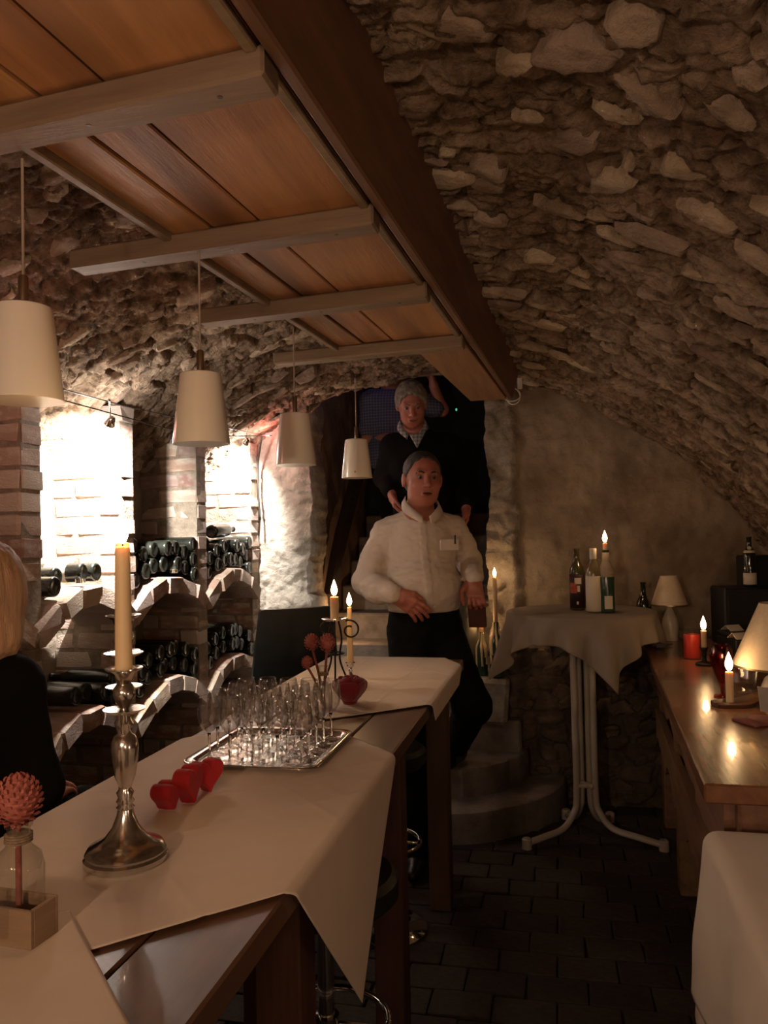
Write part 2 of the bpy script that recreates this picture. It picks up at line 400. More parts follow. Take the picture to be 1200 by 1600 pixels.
def vault_disp(s, v):
    big = fbm(s * 1.1, v * 0.9, oct=3, seed=3) * 0.045
    # flat rubble slabs set on edge, their long sides running round the vault and slanting a little
    a = 0.22; x = (s * math.cos(a) + v * math.sin(a)); y = (-s * math.sin(a) + v * math.cos(a))
    wx = x + 0.07 * fbm(s * 4, v * 4, seed=11); wy = y + 0.05 * fbm(s * 6 + 9, v * 6, seed=12)
    f1, f2, idv = worley(wx / 0.21, wy / 0.10, seed=5)
    m = sstep(0.02, 0.20, f2 - f1) * (idv > 0.30)
    g1, g2, id2 = worley(wx / 0.085 + 7, wy / 0.040, seed=8)
    m2 = sstep(0.02, 0.25, g2 - g1) * (id2 > 0.25)
    patch = sstep(-0.22, 0.2, fbm(s * 1.6 + 3, v * 1.4, oct=2, seed=31))      # some of the vault is smeared with mortar
    h = big + patch * m * (0.008 + 0.034 * idv) + (1 - m * patch) * m2 * 0.022 * id2
    h -= patch * (1 - sstep(0.0, 0.12, f2 - f1)) * 0.016
    h += 0.026 * fbm(s * 8, v * 10, oct=4, seed=21) * (1 - 0.6 * m * patch) + 0.012 * fbm(s * 26, v * 36, oct=3, seed=22) + 0.005 * fbm(s * 70, v * 85, oct=2, seed=23)
    mask = np.clip(np.maximum(m * patch, 0.6 * m2 * (1 - m)), 0, 1)
    tone = np.where(m * patch > 0.3, idv * 1.3 - 0.3, id2 * 0.8)
    return h, mask, np.clip(tone + 0.25 * fbm(s * 14, v * 14, oct=2, seed=41), 0, 1)
vs = np.concatenate([np.arange(NEAR_V, 0.2, 0.06), np.arange(0.2, WALL_V + 0.001, 0.0078)]); vs[-1] = WALL_V
ss = np.linspace(0, S_LEN, 600)
S, Vv = np.meshgrid(ss, vs, indexing='ij')
h, mk, tn = vault_disp(S, Vv)
U0, Z0, NU, NZ = prof(S)
P = np.stack([U0 + NU * h, Vv, Z0 + NZ * h], -1)
me, used = grid_mesh('ceiling', P)
add_attr(me, 'stone', mk.reshape(-1)[used]); add_attr(me, 'tone', tn.reshape(-1)[used])
M_VAULT = attr_stone_mat('vault_rubble', (0.40, 0.285, 0.19), (0.19, 0.125, 0.078), (0.56, 0.43, 0.32), (0.27, 0.19, 0.125))
ceiling = struct(link('ceiling', me, M_VAULT, smooth=True))

# single stones standing proud of the vault: every one a part of the ceiling
def stone_mesh(a, b, t, rng, seg=18):
    # an angular slab: a few straight broken edges, a nearly flat face
    nc = rng.randint(5, 7); ang = sorted(2 * math.pi * (k + rng.uniform(-.28, .28)) / nc for k in range(nc))
    cr = [(rng.uniform(.86, 1.12) * math.cos(t_), rng.uniform(.86, 1.12) * math.sin(t_)) for t_ in ang]
    out = []; sub = 3
    for k in range(nc):
        p, q = cr[k], cr[(k + 1) % nc]
        for j in range(sub):
            f_ = j / sub; out.append((p[0] + (q[0] - p[0]) * f_ + rng.uniform(-.035, .035), p[1] + (q[1] - p[1]) * f_ + rng.uniform(-.035, .035)))
    n = len(out); V = []; F = []; tx, ty = rng.uniform(-.4, .4), rng.uniform(-.4, .4)
    for q, hh in ((1.10, -.9), (1.02, .2), (.96, .75), (.82, .95), (.45, 1.0)):
        for x, y in out:
            z = hh * t * (1 + tx * x + ty * y) + (rng.uniform(-.09, .09) * t if hh > .5 else 0); V.append((x * q * a, y * q * b, z))
    for i in range(4):
        for k in range(n): F.append((i * n + k, i * n + (k + 1) % n, (i + 1) * n + (k + 1) % n, (i + 1) * n + k))
    F.append(tuple(4 * n + k for k in range(n)))
    return V, F
rng = random.Random(11); placed = []
def try_stone(s, v, a, b, rot, t, parent, m):
    for (s2, v2, r2) in placed:
        if abs(s - s2) < 0.5 and abs(v - v2) < .5 and math.hypot(s - s2, v - v2) < 0.80 * (max(a, b) * 0.8 + r2): return False
    placed.append((s, v, max(a, b) * 0.8))
    u, z, nu, nz = [float(q) for q in prof(np.array(s))]
    h0 = float(vault_disp(np.array([[s]]), np.array([[v]]))[0][0, 0])
    n = Vector((nu, 0, nz)); tv = Vector((0, 1, 0)); ts = tv.cross(n)
    R = Matrix((ts, tv, n)).transposed().to_4x4() @ Matrix.Rotation(rot, 4, 'Z')
    R.translation = Vector((u, v, z)) + n * (min(h0, 0.03) + 0.004)
    o = obj('stone', xform(stone_mesh(a, b, t, rng), R), m, parent, smooth=True, sharp=50)
    return True
def s_at(px, py):                                              # where on the vault the photograph shows a stone
    d = ray(px, py); A = d.x ** 2 + d.z ** 2; B = 2 * (-VUC * d.x + (CAM.z - VZC) * d.z); Cc = VUC ** 2 + (CAM.z - VZC) ** 2 - VR ** 2
    t = (-B + math.sqrt(B * B - 4 * A * Cc)) / (2 * A); p = CAM + d * t
    return (math.atan2(p.z - VZC, p.x - VUC) - TH0) * VR, p.y
# the big pale stones of the near right part of the vault (centre, half length, half width, turn)
for px, py, a, b, rot, t in [(905, 60, .105, .058, .55, .03), (1000, 20, .06, .04, .2, .03), (812, 70, .05, .026, .9, .025), (1145, 165, .075, .024, -.45, .03), (1180, 105, .04, .03, .2, .03),
        (965, 175, .06, .035, -.3, .025), (905, 205, .062, .042, .5, .02), (765, 258, .055, .042, .1, .03), (875, 325, .088, .045, -.3, .035), (1075, 255, .07, .042, .75, .03),
        (940, 335, .04, .028, .1, .02), (1040, 500, .1, .032, -.25, .025), (1165, 460, .075, .05, .1, .025), (845, 390, .06, .03, .2, .02), (985, 250, .02, .018, 0, .02),
        (1110, 330, .09, .04, .2, .02), (700, 230, .03, .02, .4, .02), (960, 410, .07, .03, -.2, .02), (905, 440, .07, .028, -.2, .02), (1120, 540, .08, .035, -.2, .02),
        (990, 570, .09, .03, -.3, .02), (860, 520, .07, .03, -.3, .02), (240, 480, .05, .03, .5, .02), (200, 530, .05, .03, .2, .02), (60, 340, .04, .03, .3, .02), (290, 560, .05, .03, .3, .02)]:
    s, v = s_at(px, py); try_stone(s, v, a * .8, b * .9, rot * .6, t * .75, ceiling, M_STONE)
cnt = 0
while cnt < 268:
    s = rng.uniform(0.05, S_LEN - 0.25); v = rng.uniform(0.55, 4.5)
    if -1.0 < VUC + VR * math.cos(TH0 + s / VR) < -0.3: continue
    a = rng.uniform(0.04, 0.095); b = a * rng.uniform(0.30, 0.55)
    if try_stone(s, v, a, b, rng.gauss(0.1, .35), rng.uniform(.008, .016), ceiling, M_STONE): cnt += 1

# floor
floor = struct(obj('floor', box(BACK_U - .1, 1.6, NEAR_V, 6.8, -0.14, -0.022), M_GROUT))
pav = [box(-.5, .5, -.5, .5, -.5, .5, 0.03, 0.018) for _ in range(6)]
for p in pav: p.materials.append(M_PAVER)
y = 2.05; row = 0; n = 0
while y < 4.5:
    dy = 0.145; x = -1.35 + (row % 2) * 0.1
    while x < 1.3:
        dx = 0.2
        if n < 300 and not ((x + .1 + .75) ** 2 + (y - 4.55) ** 2 < .5 or (x < -1.0 and y > 3.6)):
            o = link('paver', random.choice(pav), None, floor); n += 1
            o.scale = (dx * 0.955, dy * 0.94, 0.05)
            o.location = (x + dx / 2, y + dy / 2, -0.026 + random.uniform(-.003, .003))
            o.rotation_euler = (random.gauss(0, .008), random.gauss(0, .008), random.gauss(0, .012))
        x += dx
    y += dy; row += 1

# right wall below the springing of the vault, and the wall behind the photographer
R_U = VUC + VR * math.cos(TH0)
zz = np.linspace(-0.05, S_WALL, 90); vv = np.concatenate([np.arange(NEAR_V, 1.0, .1), np.arange(1.0, WALL_V + .001, .015)]); vv[-1] = WALL_V
Zg, Vg = np.meshgrid(zz, vv, indexing='ij')
hh, mk, tn = vault_disp(Zg - S_WALL, Vg)
me, used = grid_mesh('wall_right', np.stack([R_U - hh * np.clip((S_WALL - Zg) * 4 + .9, .9, 1) - 0.0, Vg, Zg], -1))
add_attr(me, 'stone', mk.reshape(-1)[used]); add_attr(me, 'tone', tn.reshape(-1)[used])
struct(link('wall_right', me, M_VAULT, smooth=True))
struct(obj('wall_near', box(BACK_U - .1, 1.6, NEAR_V - .1, NEAR_V, -.05, 2.6), M_PLASTER))

# far wall to the right of the stair: rough plaster, with the stone jamb of the stair opening
DO0, DO1 = -1.50, -0.40
uu = np.linspace(DO1 - .004, R_U + .12, 150); zz = np.linspace(-.05, 2.46, 190)
Ug, Zg = np.meshgrid(uu, zz, indexing='ij')
rough = 0.032 * fbm(Ug * 3, Zg * 3, oct=4, seed=51) + 0.012 * fbm(Ug * 22, Zg * 22, oct=3, seed=52)
f1, f2, idv = worley(Ug / .16 + .3 * fbm(Ug * 4, Zg * 4, seed=54), Zg / .1, seed=53)
rub = sstep(0.02, .3, f2 - f1) * (.3 + idv)
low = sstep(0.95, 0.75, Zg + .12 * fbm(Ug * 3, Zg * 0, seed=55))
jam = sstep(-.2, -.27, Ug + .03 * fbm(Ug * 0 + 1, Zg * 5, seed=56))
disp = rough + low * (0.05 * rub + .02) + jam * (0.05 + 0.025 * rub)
disp *= 1
edge = sstep(DO1 + 0.05, DO1, Ug)
Ug2 = Ug + edge * (0.035 * fbm(Zg * 0 + 3, Zg * 6, oct=4, seed=57))
cu = .5 * (Ug[:-1, :-1] + Ug[1:, 1:]); cz = .5 * (Zg[:-1, :-1] + Zg[1:, 1:])
keep = cz < VZC + np.sqrt(np.maximum(VR ** 2 - (cu - VUC) ** 2, 0)) + 0.06
me, used = grid_mesh('wall_far', np.stack([Ug2, WALL_V - disp, Zg], -1), keep)
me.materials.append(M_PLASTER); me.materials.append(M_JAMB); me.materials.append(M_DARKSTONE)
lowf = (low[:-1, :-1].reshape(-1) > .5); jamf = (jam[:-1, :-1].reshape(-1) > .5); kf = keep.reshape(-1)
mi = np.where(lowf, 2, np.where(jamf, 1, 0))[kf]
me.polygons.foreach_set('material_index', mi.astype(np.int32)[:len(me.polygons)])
wall_far = struct(link('wall_far', me, None, smooth=True))
# rubble stones at the foot of that wall
rng2 = random.Random(5)
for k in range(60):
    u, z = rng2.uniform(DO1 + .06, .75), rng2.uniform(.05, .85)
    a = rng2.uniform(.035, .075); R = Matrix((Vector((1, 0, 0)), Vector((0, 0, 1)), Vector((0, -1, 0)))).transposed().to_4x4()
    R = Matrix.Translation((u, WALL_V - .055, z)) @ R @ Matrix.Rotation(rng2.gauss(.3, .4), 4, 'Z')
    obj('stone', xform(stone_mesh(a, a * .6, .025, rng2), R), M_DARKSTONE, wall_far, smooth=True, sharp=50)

# left end of the far wall: limewashed stub beside the last rack bay
uu = np.linspace(BACK_U, DO0, 80); zz = np.linspace(-.05, 2.42, 240)
Ug, Zg = np.meshgrid(uu, zz, indexing='ij')
d = 0.035 * fbm(Ug * 5, Zg * 5, oct=4, seed=61) + 0.012 * fbm(Ug * 26, Zg * 26, oct=3, seed=62)
e = sstep(DO0 - .06, DO0, Ug)
Ug2 = Ug + e * .05 * fbm(Ug * 0 + 2, Zg * 5, oct=4, seed=63)
P = np.stack([Ug2, WALL_V - .01 - d + .5 * e * .05, Zg], -1)
Pback = P[-1:, :, :].copy(); Pback[..., 1] = WALL_V + .35
P = np.concatenate([P, Pback], 0)
cu = .5 * (P[:-1, :-1, 0] + P[1:, 1:, 0]); cz = .5 * (P[:-1, :-1, 2] + P[1:, 1:, 2])
keep = cz < VZC + np.sqrt(np.maximum(VR ** 2 - (cu - VUC) ** 2, 0)) + 0.06
me, used = grid_mesh('wall_far_left', P, keep)
struct(link('wall_far_left', me, M_LIME, smooth=True))

# stairwell beyond the opening
def rough_wall(name, fn, a, b, m, na=60, nb=90, amp=.03, seed=70):
    A = np.linspace(*a, na); B = np.linspace(*b, nb); Ag, Bg = np.meshgrid(A, B, indexing='ij')
    d = amp * fbm(Ag * 4, Bg * 4, oct=4, seed=seed) + .25 * amp * fbm(Ag * 20, Bg * 20, oct=3, seed=seed + 1)
    me, _ = grid_mesh(name, fn(Ag, Bg, d)); return struct(link(name, me, m, smooth=True))
rough_wall('wall_stair_left', lambda a, b, d: np.stack([DO0 - .06 + d, a, b], -1), (WALL_V + .3, 6.4), (-.05, 3.2), M_STAIRWALL, seed=71)
rough_wall('wall_stair_right', lambda a, b, d: np.stack([DO1 + .10 - d, a, b], -1), (WALL_V - .02, 6.4), (-.05, 3.2), M_STAIRWALL, seed=73)
rough_wall('wall_stair_end', lambda a, b, d: np.stack([a, 6.35 - d, b], -1), (DO0 - .1, DO1 + .2), (-.05, 3.2), mat('stair_end_dark', (0.03, 0.03, 0.04), rough=.9), seed=75)  # near-black colour stands in for the dimness up the stair
struct(obj('ceiling_stair', box(BACK_U - .1, .1, WALL_V, 6.5, 3.15, 3.25), M_STAIRWALL))
# end face of the vault above the opening
rough_wall('trim_1', lambda a, b, d: np.stack([a, WALL_V + d * .3, np.clip(VZC + np.sqrt(VR ** 2 - (a - VUC) ** 2) + .05 + b + d * .4, 0, 3.2)], -1), (-1.62, -.2), (-.06, .75), M_STAIRWALL, seed=77)

# steps: two round ones in front of the opening, then straight ones up into the stairwell
def round_step(name, r, z0, z1, cx=-.75, cy=4.55, seed=0):
    V = []; F = []; n = 40
    rr = random.Random(seed)
    jit = [rr.gauss(0, .006) for _ in range(n + 1)]
    prf = [(0, z0), (0, z1 - .02), (-.006, z1 - .006), (-.022, z1)]
    for dr, z in prf:
        for k in range(n + 1):
            a = math.pi + math.pi * k / n - 0.15 + .3 * k / n
            q = r + dr + jit[k] * (1 if dr > -.02 else .6)
            V.append((cx + q * math.cos(a), cy + q * math.sin(a) if True else 0, z))
    for i in range(3):
        for k in range(n): F.append((i * (n + 1) + k, i * (n + 1) + k + 1, (i + 1) * (n + 1) + k + 1, (i + 1) * (n + 1) + k))
    F.append(tuple(3 * (n + 1) + k for k in range(n + 1)))
    return obj(name, (V, F), M_STEP, smooth=True, sharp=40)
steps = tag(round_step('stone_staircase', .75, -.03, .15, seed=1), 'worn grey stone steps, rounded at the bottom, rising into the dark doorway', 'stairs')
st2 = round_step('step', .55, .14, .30, seed=2); st2.parent = steps
obj('step', box(-1.0, -.235, 4.40, 4.525, .28, .47, .012, .004), M_STEP, steps); obj('step', box(-1.3, -.43, 4.52, 4.74, .28, .468, .008, .004), M_STEP, steps)
for k in range(7):
    obj('step', box(DO0 - .03, DO1 + .06, 4.72 + .25 * k, 5.02 + .25 * k, .40 + .17 * k - .12, .63 + .17 * k, .01), M_STEP, steps)
# masonry ledge in the corner of the opening where the wax-covered bottles stand
struct(obj('trim_2', box(-.50, -.30, 4.34, 4.72, .46, .70, .02, .012), M_JAMB))
struct(obj('trim_3', box(-.66, -.38, 4.72, 5.1, .3, 1.12, .02, .012), M_JAMB))
# timber brace on the stairwell wall
tb = tag(obj('timber_brace', tube([(DO0 + .02, 4.99, 1.1), (DO0 + .04, 5.25, 1.52), (DO0 + .04, 6.1, 2.3)], [.05, .055, .055], 6, 4), M_HANDRAIL, smooth=True, sharp=30),
         'dark slanting timber on the brown wall left of the stair doorway', 'timber')

# ================================================================== LEFT WALL: brick wine racks
zz = np.linspace(-.05, 1.95, 120); vv = np.concatenate([np.arange(NEAR_V, 1.6, .1), np.arange(1.6, WALL_V + .01, .02)])
Zg, Vg = np.meshgrid(zz, vv, indexing='ij')
d = .02 * fbm(Vg * 4, Zg * 4, oct=4, seed=81)
me, _ = grid_mesh('wall_left', np.stack([BACK_U + d, Vg, Zg], -1))
wall_left = struct(link('wall_left', me, mat('rack_back_plaster', (0.30, 0.24, 0.175), (0.2, 0.15, 0.105), scale=6, rough=.95, bump=.6, bscale=25), smooth=True))
bricks = []
for k in range(8):
    b = box(-.5, .5, -.5, .5, -.5, .5, .07, .045); b.materials.append(M_BRICK); bricks.append(b)
abricks = []
for k in range(8):
    b = box(-.5, .5, -.5, .5, -.5, .5, .07, .04); b.materials.append(M_ARCHBRICK); abricks.append(b)
def brick(pool, parent, loc, size, rot=(0, 0, 0)):
    o = link('brick', random.choice(pool), None, parent); o.location = loc; o.scale = size; o.rotation_euler = rot
    return o
PIL = [1.745, 2.44, 3.07, 3.79, 4.515]
for i, pv in enumerate(PIL):
    top = 2.02
    obj('mortar_core', box(BACK_U, LEFT_U - .005, pv - .052, pv + .052, 0, top - .02), M_MORTAR, wall_left)
    z = .0; c = 0
    while z < top:
        hgt = .07
        if i > 0:
            u = LEFT_U
            lens = [.215, .105] if c % 2 else [.105, .215]
            for Ln in lens:
                if i == 1 and z < .45: break
                brick(bricks, wall_left, (u - Ln / 2 + random.uniform(-.004, .004), pv + random.uniform(-.005, .005), z + hgt / 2),
                      (Ln - .006, .112 + random.uniform(-.006, .006), hgt + random.uniform(-.004, .004)), (random.gauss(0, .015), random.gauss(0, .015), random.gauss(0, .02)))
                u -= Ln + .006
        z += .08; c += 1
# arched brick shelves, each a thing
ARCH_LABEL = [('upper brick arch shelf behind the blonde woman', 'lower brick arch shelf behind the blonde woman'),
              ('upper brick arch shelf below the bright nearest niche', 'lower brick arch shelf below the bright nearest niche, behind the candelabra'),
              ('upper brick arch shelf under the unlit middle stack of bottles', 'lower brick arch shelf in the unlit middle bay of the wine rack'),
              ('upper brick arch shelf of the farthest bay, beside the white plaster', 'lower brick arch shelf of the farthest bay, beside the white plaster')]
def arch_z(v, b, zv, rise):
    t = (v - PIL[b]) / (PIL[b + 1] - PIL[b]); return zv + rise * math.sin(math.pi * min(max(t, 0), 1)) ** 0.85
SHELF = {}
for b in range(4):
    for lv, (zv, rise) in enumerate([(1.19, .150), (.715, .150)]):
        th = thing('brick_arch_shelf', ARCH_LABEL[b][lv], 'shelf', (LEFT_U - .1, .5 * (PIL[b] + PIL[b + 1]), zv), 0, 'brick arch shelves of the wine rack')
        n = 5; v0, v1 = PIL[b] + .015, PIL[b + 1] - .015
        for k in range(n):
            va, vb = v0 + (v1 - v0) * k / n, v0 + (v1 - v0) * (k + 1) / n
            za, zb = arch_z(va, b, zv, rise), arch_z(vb, b, zv, rise)
            L_ = math.hypot(vb - va, zb - za); ang = math.atan2(zb - za, vb - va)
            o = brick(abricks, th, (LEFT_U + .035 - .125 + random.uniform(-.008, .008) - th.location.x, .5 * (va + vb) - th.location.y, .5 * (za + zb) - .046 - zv + random.uniform(-.006, .006)),
                      (.25, L_ + .014, .078), (ang + random.gauss(0, .04), random.gauss(0, .02), random.gauss(0, .05)))
        SHELF[(b, lv)] = (zv, rise)

# ================================================================== hanging wooden panel with battens
pan = thing('ceiling_panel', 'long hanging wooden panel of orange planks, cross battens and a dark side beam', 'panel', (-.36, 2.2, 2.2))
pan_o = Vector((-.36, 2.2, 2.2))
def pl(fr, v):      # fraction across the panel (0 = beam arris, 1 = left edge) at distance v
    x0 = -.405 + .0435 * (v - 1.0) + (0.012 if v > 3 else 0); x1 = -.905 + .06 * (v - 1.1)
    return x0 + (x1 - x0) * fr
def strip(name, f0, f1, v0, v1, z0, z1, m, n=2, bev=.003):
    bm = bmesh.new(); vv = []
    for z in (z0, z1):
        for (f, v) in ((f0, v0), (f1, v0), (f1, v1), (f0, v1)):
            vv.append(bm.verts.new(Vector((pl(f, v), v, z)) - pan_o))
    for q in ((0, 1, 2, 3), (7, 6, 5, 4), (0, 4, 5, 1), (1, 5, 6, 2), (2, 6, 7, 3), (3, 7, 4, 0)): bm.faces.new([vv[i] for i in q])
    bmesh.ops.recalc_face_normals(bm, faces=bm.faces)
    if bev: bmesh.ops.bevel(bm, geom=list(bm.edges), offset=bev, segments=1, affect='EDGES')
    me = bpy.data.meshes.new(name); bm.to_mesh(me); bm.free()
    return obj(name, me, m, pan)
V_NEAR = -.35
strip('plank', .015, .548, V_NEAR, 2.93, 2.215, 2.245, M_PLANK)
strip('plank', .562, .790, V_NEAR, 2.93, 2.217, 2.247, M_PLANK)
strip('plank', .805, 1.0, V_NEAR, 2.93, 2.214, 2.244, M_PLANK)
strip('end_board', .01, .42, 2.93, 4.20, 2.196, 2.222, wood('end_board_wood', (0.36, 0.19, 0.09), (0.22, 0.11, 0.05), rough=.6))
strip('edge_strip', 1.0, 1.045, V_NEAR, 2.93, 2.196, 2.245, M_BATTEN)
strip('edge_strip', .015, .055, V_NEAR, 2.93, 2.202, 2.216, M_BATTEN)
strip('gap_backing', .0, 1.03, V_NEAR, 2.93, 2.247, 2.255, mat('dark_gap', (0.03, 0.018, 0.01), rough=.9))
# the side beam: a tall dark board standing along the arris
bm = bmesh.new(); vv = []
for z, dx in ((2.197, .0), (2.43, .012)):
    for v in (V_NEAR, 4.20):
        for o_ in (0.004, .075): vv.append(bm.verts.new(Vector((pl(0, v) + o_ * (.35 if z < 2.3 else 1) + dx, v, z)) - pan_o))
for q in ((0, 1, 3, 2), (4, 6, 7, 5), (0, 2, 6, 4), (1, 5, 7, 3), (0, 4, 5, 1), (2, 3, 7, 6)): bm.faces.new([vv[i] for i in q])
bmesh.ops.recalc_face_normals(bm, faces=bm.faces); bmesh.ops.bevel(bm, geom=list(bm.edges), offset=.004, segments=1, affect='EDGES')
me = bpy.data.meshes.new('side_beam'); bm.to_mesh(me); bm.free(); obj('side_beam', me, M_BEAM, pan)
BAT = [(.55, -.93, 'n'), (1.11, -1.12, ''), (1.69, -1.16, ''), (2.245, -1.085, ''), (2.87, -1.07, '')]
for v, ul, _ in BAT:
    dv = -.075
    x1 = pl(0.0, v); n = len(BAT)
    b = box(ul, x1, -.034, .034, 2.168, 2.214, .005)
    me = bpy.data.meshes.new('batten')
    Vx = []
    for p in b.vertices:
        t = (p.co.x - x1) / (ul - x1)
        Vx.append(Vector((p.co.x, v - .012 + p.co.y + (t) * .072, p.co.z)) - pan_o)
    me.from_pydata(Vx, [], [tuple(q.vertices) for q in b.polygons]); me.update()
    o = obj('batten', me, M_BATTEN, pan)
    # screw heads on the underside
    for t in (.12, .45, .75):
        obj('screw', [tuple(Vector((x1 + (ul - x1) * t, v - .012 + t * .072, 2.1685)) - pan_o + Vector(q)) for q in lathe([(.0045, 0), (.0045, -.0012)], 8)[0]] and
            ([tuple(Vector((x1 + (ul - x1) * t, v - .012 + t * .072, 2.1685)) - pan_o + Vector(q)) for q in lathe([(.0045, 0), (.0045, -.0012)], 8)[0]], lathe([(.0045, 0), (.0045, -.0012)], 8)[1]), M_WIRE, pan)

# pendant lamps
def pendant(px, py_bot, wpx, vtop, label, knob=False, lit=0.0):
    depth = .131 * FPX / wpx
    p = at(px, py_bot, depth)
    t = thing('pendant_lamp', label, 'lamp', (p.x, p.y, p.z), 0, 'cream pendant lamps hanging from the battens')
    h = .165
    sh = obj('shade', lathe([(.050, -.0), (.0655, .0), (.0655, .003), (.0480, h - .007), (.0468, h - .002), (.043, h), (.012, h + .002), (.012, h - .001), (.042, h - .004), (.0625, .004)][1:], 40), M_OPAL, t, smooth=True, sharp=40)
    obj('bulb_socket', lathe([(.012, h - .05), (.012, h + .001)], 12), M_BLACK, t)
    obj('stem', lathe([(.0085, h), (.0085, h + .052), (.006, h + .055)], 12), M_BRASS, t, smooth=True, sharp=40)
    obj('cord', tube([(0, 0, h + .05), (0, 0, 2.170 - p.z)], .0025, 8), M_CORD, t)
    if knob: 
        d = (CAM - p); d.z = 0; d.normalize(); 
        obj('shade_screw', tube([Vector((d.x * .060, d.y * .060, .022)) + Vector((-.008, 0, 0)), Vector((d.x * .068, d.y * .068, .022)) + Vector((-.008, 0, 0))], .004, 10), M_BRASS, sh)
    if lit: light('pendant_light', 'POINT', (0, 0, .06), lit, WARM, .02, parent=t)
    return t
PEND = [(38, 627, 118), (315, 694, 88), (462, 727, 64), (558, 747, 48)]
pendant(*PEND[0], 1.11, 'largest, nearest cream pendant lamp at the left edge')
pendant(*PEND[1], 1.69, 'second cream pendant lamp from the left, in front of the bricks')
pendant(*PEND[2], 2.245, 'third cream pendant lamp, in front of the pinkish plaster')
pendant(*PEND[3], 2.87, 'smallest, farthest cream pendant lamp with a small brass screw, beside the doorway', knob=True)

# low-voltage wire lights over the racks
def wlabel(o, l, c, g=None): return tag(o, l, c, g)
Wp = [[Vector((-1.70, 1.2, 2.06)), Vector((-1.70, 2.35, 2.035)), Vector((-1.70, 3.25, 2.05)), Vector((-1.72, 4.5, 2.11))],
      [Vector((-1.60, 1.2, 1.98)), Vector((-1.60, 2.6, 1.965)), Vector((-1.62, 3.4, 1.98)), Vector((-1.66, 4.45, 2.10))]]
wlabel(obj('lamp_wire', tube(Wp[0], .0026, 6, 6), M_WIRE, smooth=True), 'upper of two thin steel wires strung above the rack bays', 'wire', 'spotlight wires')
wlabel(obj('lamp_wire', tube(Wp[1], .0026, 6, 6), M_WIRE, smooth=True), 'lower of two thin steel wires strung above the rack bays', 'wire', 'spotlight wires')
M_BULB = emat('halogen_bulb', (1, .93, .82), 60)
def spot(loc, aim, label, power, on=True, spread=150, glow=0):
    t = thing('wire_spotlight', label, 'spotlight', loc, 0, 'small spotlights on the wires')
    d = (Vector(aim) - Vector(loc)).normalized(); M = d.to_track_quat('Z', 'Y').to_matrix().to_4x4()
    obj('lamp_head', xform(lathe([(.006, -.035), (.012, -.03), (.020, 0), (.022, .004), (.018, .002), (.010, -.015)], 16), M), M_CHROME, t, smooth=True, sharp=40)
    obj('bracket', tube([(0.0, -.0, .0), (.02, -.03, .05), (.06, -.1, .075)], .004, 8, 4), M_CHROME, t, smooth=True)
    obj('bracket_arm', tube([(0.0, -.0, .0), (-.01, .02, .05), (-.02, .03, .09)], .003, 8, 4), M_CHROME, t, smooth=True)
    if on:
        obj('bulb', xform(lathe([(.0005, -.006), (.008, -.004), (.009, .004), (.0005, .008)], 12), M), M_BULB, t, smooth=True)
        light('spot_light', 'SPOT', tuple(d * .03), power, (1, .955, .90), .012, tuple(d), spread, .8, t)
        if glow: light('spot_glow', 'POINT', tuple(d * .05), glow, (1, .955, .90), .02, parent=t)
    return t
spot((-1.71, 2.79, 1.955), (-2.0, 2.98, 1.66), 'tiny chrome spotlight glaring into the nearest bright niche', 130, spread=134, glow=3.5)
spot((-1.75, 4.26, 2.04), (-2.02, 4.42, 1.74), 'tiny chrome spotlight glaring into the farthest rack niche', 70, spread=124, glow=2.2)
spot((-1.62, 2.16, 1.95), (-1.62, 2.16, 1.5), 'unlit small spotlight on the wires at the left edge', 0, False)
# warm red lamps of the rack
light('red_lamp_light', 'POINT', (-1.66, 4.40, 2.10), 1.3, (1, .25, .22), .03)
light('red_lamp_light', 'POINT', (-1.62, 2.0, 1.9), 0.9, (1, .40, .34), .04)
obj('cable_loop', tube([(-1.70, 4.40, 2.10), (-1.74, 4.47, 2.05), (-1.78, 4.52, 1.9), (-1.77, 4.52, 1.6)], .006, 8, 6), M_WIRE, wall_left, smooth=True)

# ------------------------------------------------------------------ bottles
BOT = [(.0, .004), (.022, .004), (.030, .0), (.0365, .004), (.0375, .012), (.0375, .185), (.034, .205), (.024, .225), (.0165, .242), (.0145, .258), (.014, .292), (.0158, .294), (.0158, .302), (.012, .304)]
bot_me = mesh('bottle', *lathe(BOT, 18)); bot_me.materials.append(M_DUSTY); bot_me.polygons.foreach_set('use_smooth', [True] * len(bot_me.polygons))
def lying(u, v, z, label, group, along=False):
    o = link('wine_bottle', bot_me); o.location = (u, v, z); o.rotation_euler = (random.uniform(0, 6), -math.pi / 2, 0) if not along else (0, math.pi / 2 * .97, math.pi / 2)
    if not along: o.rotation_euler = Euler((0, -math.pi / 2 + random.gauss(0, .006), random.gauss(0, .01)))
    return tag(o, label, 'bottle', group)
ORD = ['first', 'second', 'third', 'fourth', 'fifth', 'sixth', 'seventh', 'eighth', 'ninth']
def pile(b, lv, ztop, label, group, us=LEFT_U - .01, span=None):
    zv, rise = SHELF[(b, lv)]
    v0, v1 = PIL[b] + .098, PIL[b + 1] - .098
    n = int((v1 - v0) / .0765) + 1
    for j in range(n):
        v = v0 + (v1 - v0) * j / (n - 1)
        if span and not (span[0] <= j / (n - 1) <= span[1]): continue
        z = max(arch_z(v + d, b, zv, rise) for d in (-.03, 0, .03)) + .041
        row = 0
        while z < ztop:
            lying(us + random.uniform(-.02, .02), v, z, label + ', %s column from the left, %s from the bottom' % (ORD[j], ORD[row]), group); z += .0755; row += 1
pile(2, 0, 1.475, 'wine bottle in the middle upper bay', 'bottle stack in the middle upper bay')
pile(3, 0, 1.475, 'wine bottle in the farthest upper bay', 'bottle stack in the farthest upper bay')
lying(-1.86, 4.02, 1.533, 'dark wine bottle lying lengthwise on top of the farthest upper stack', None, True)
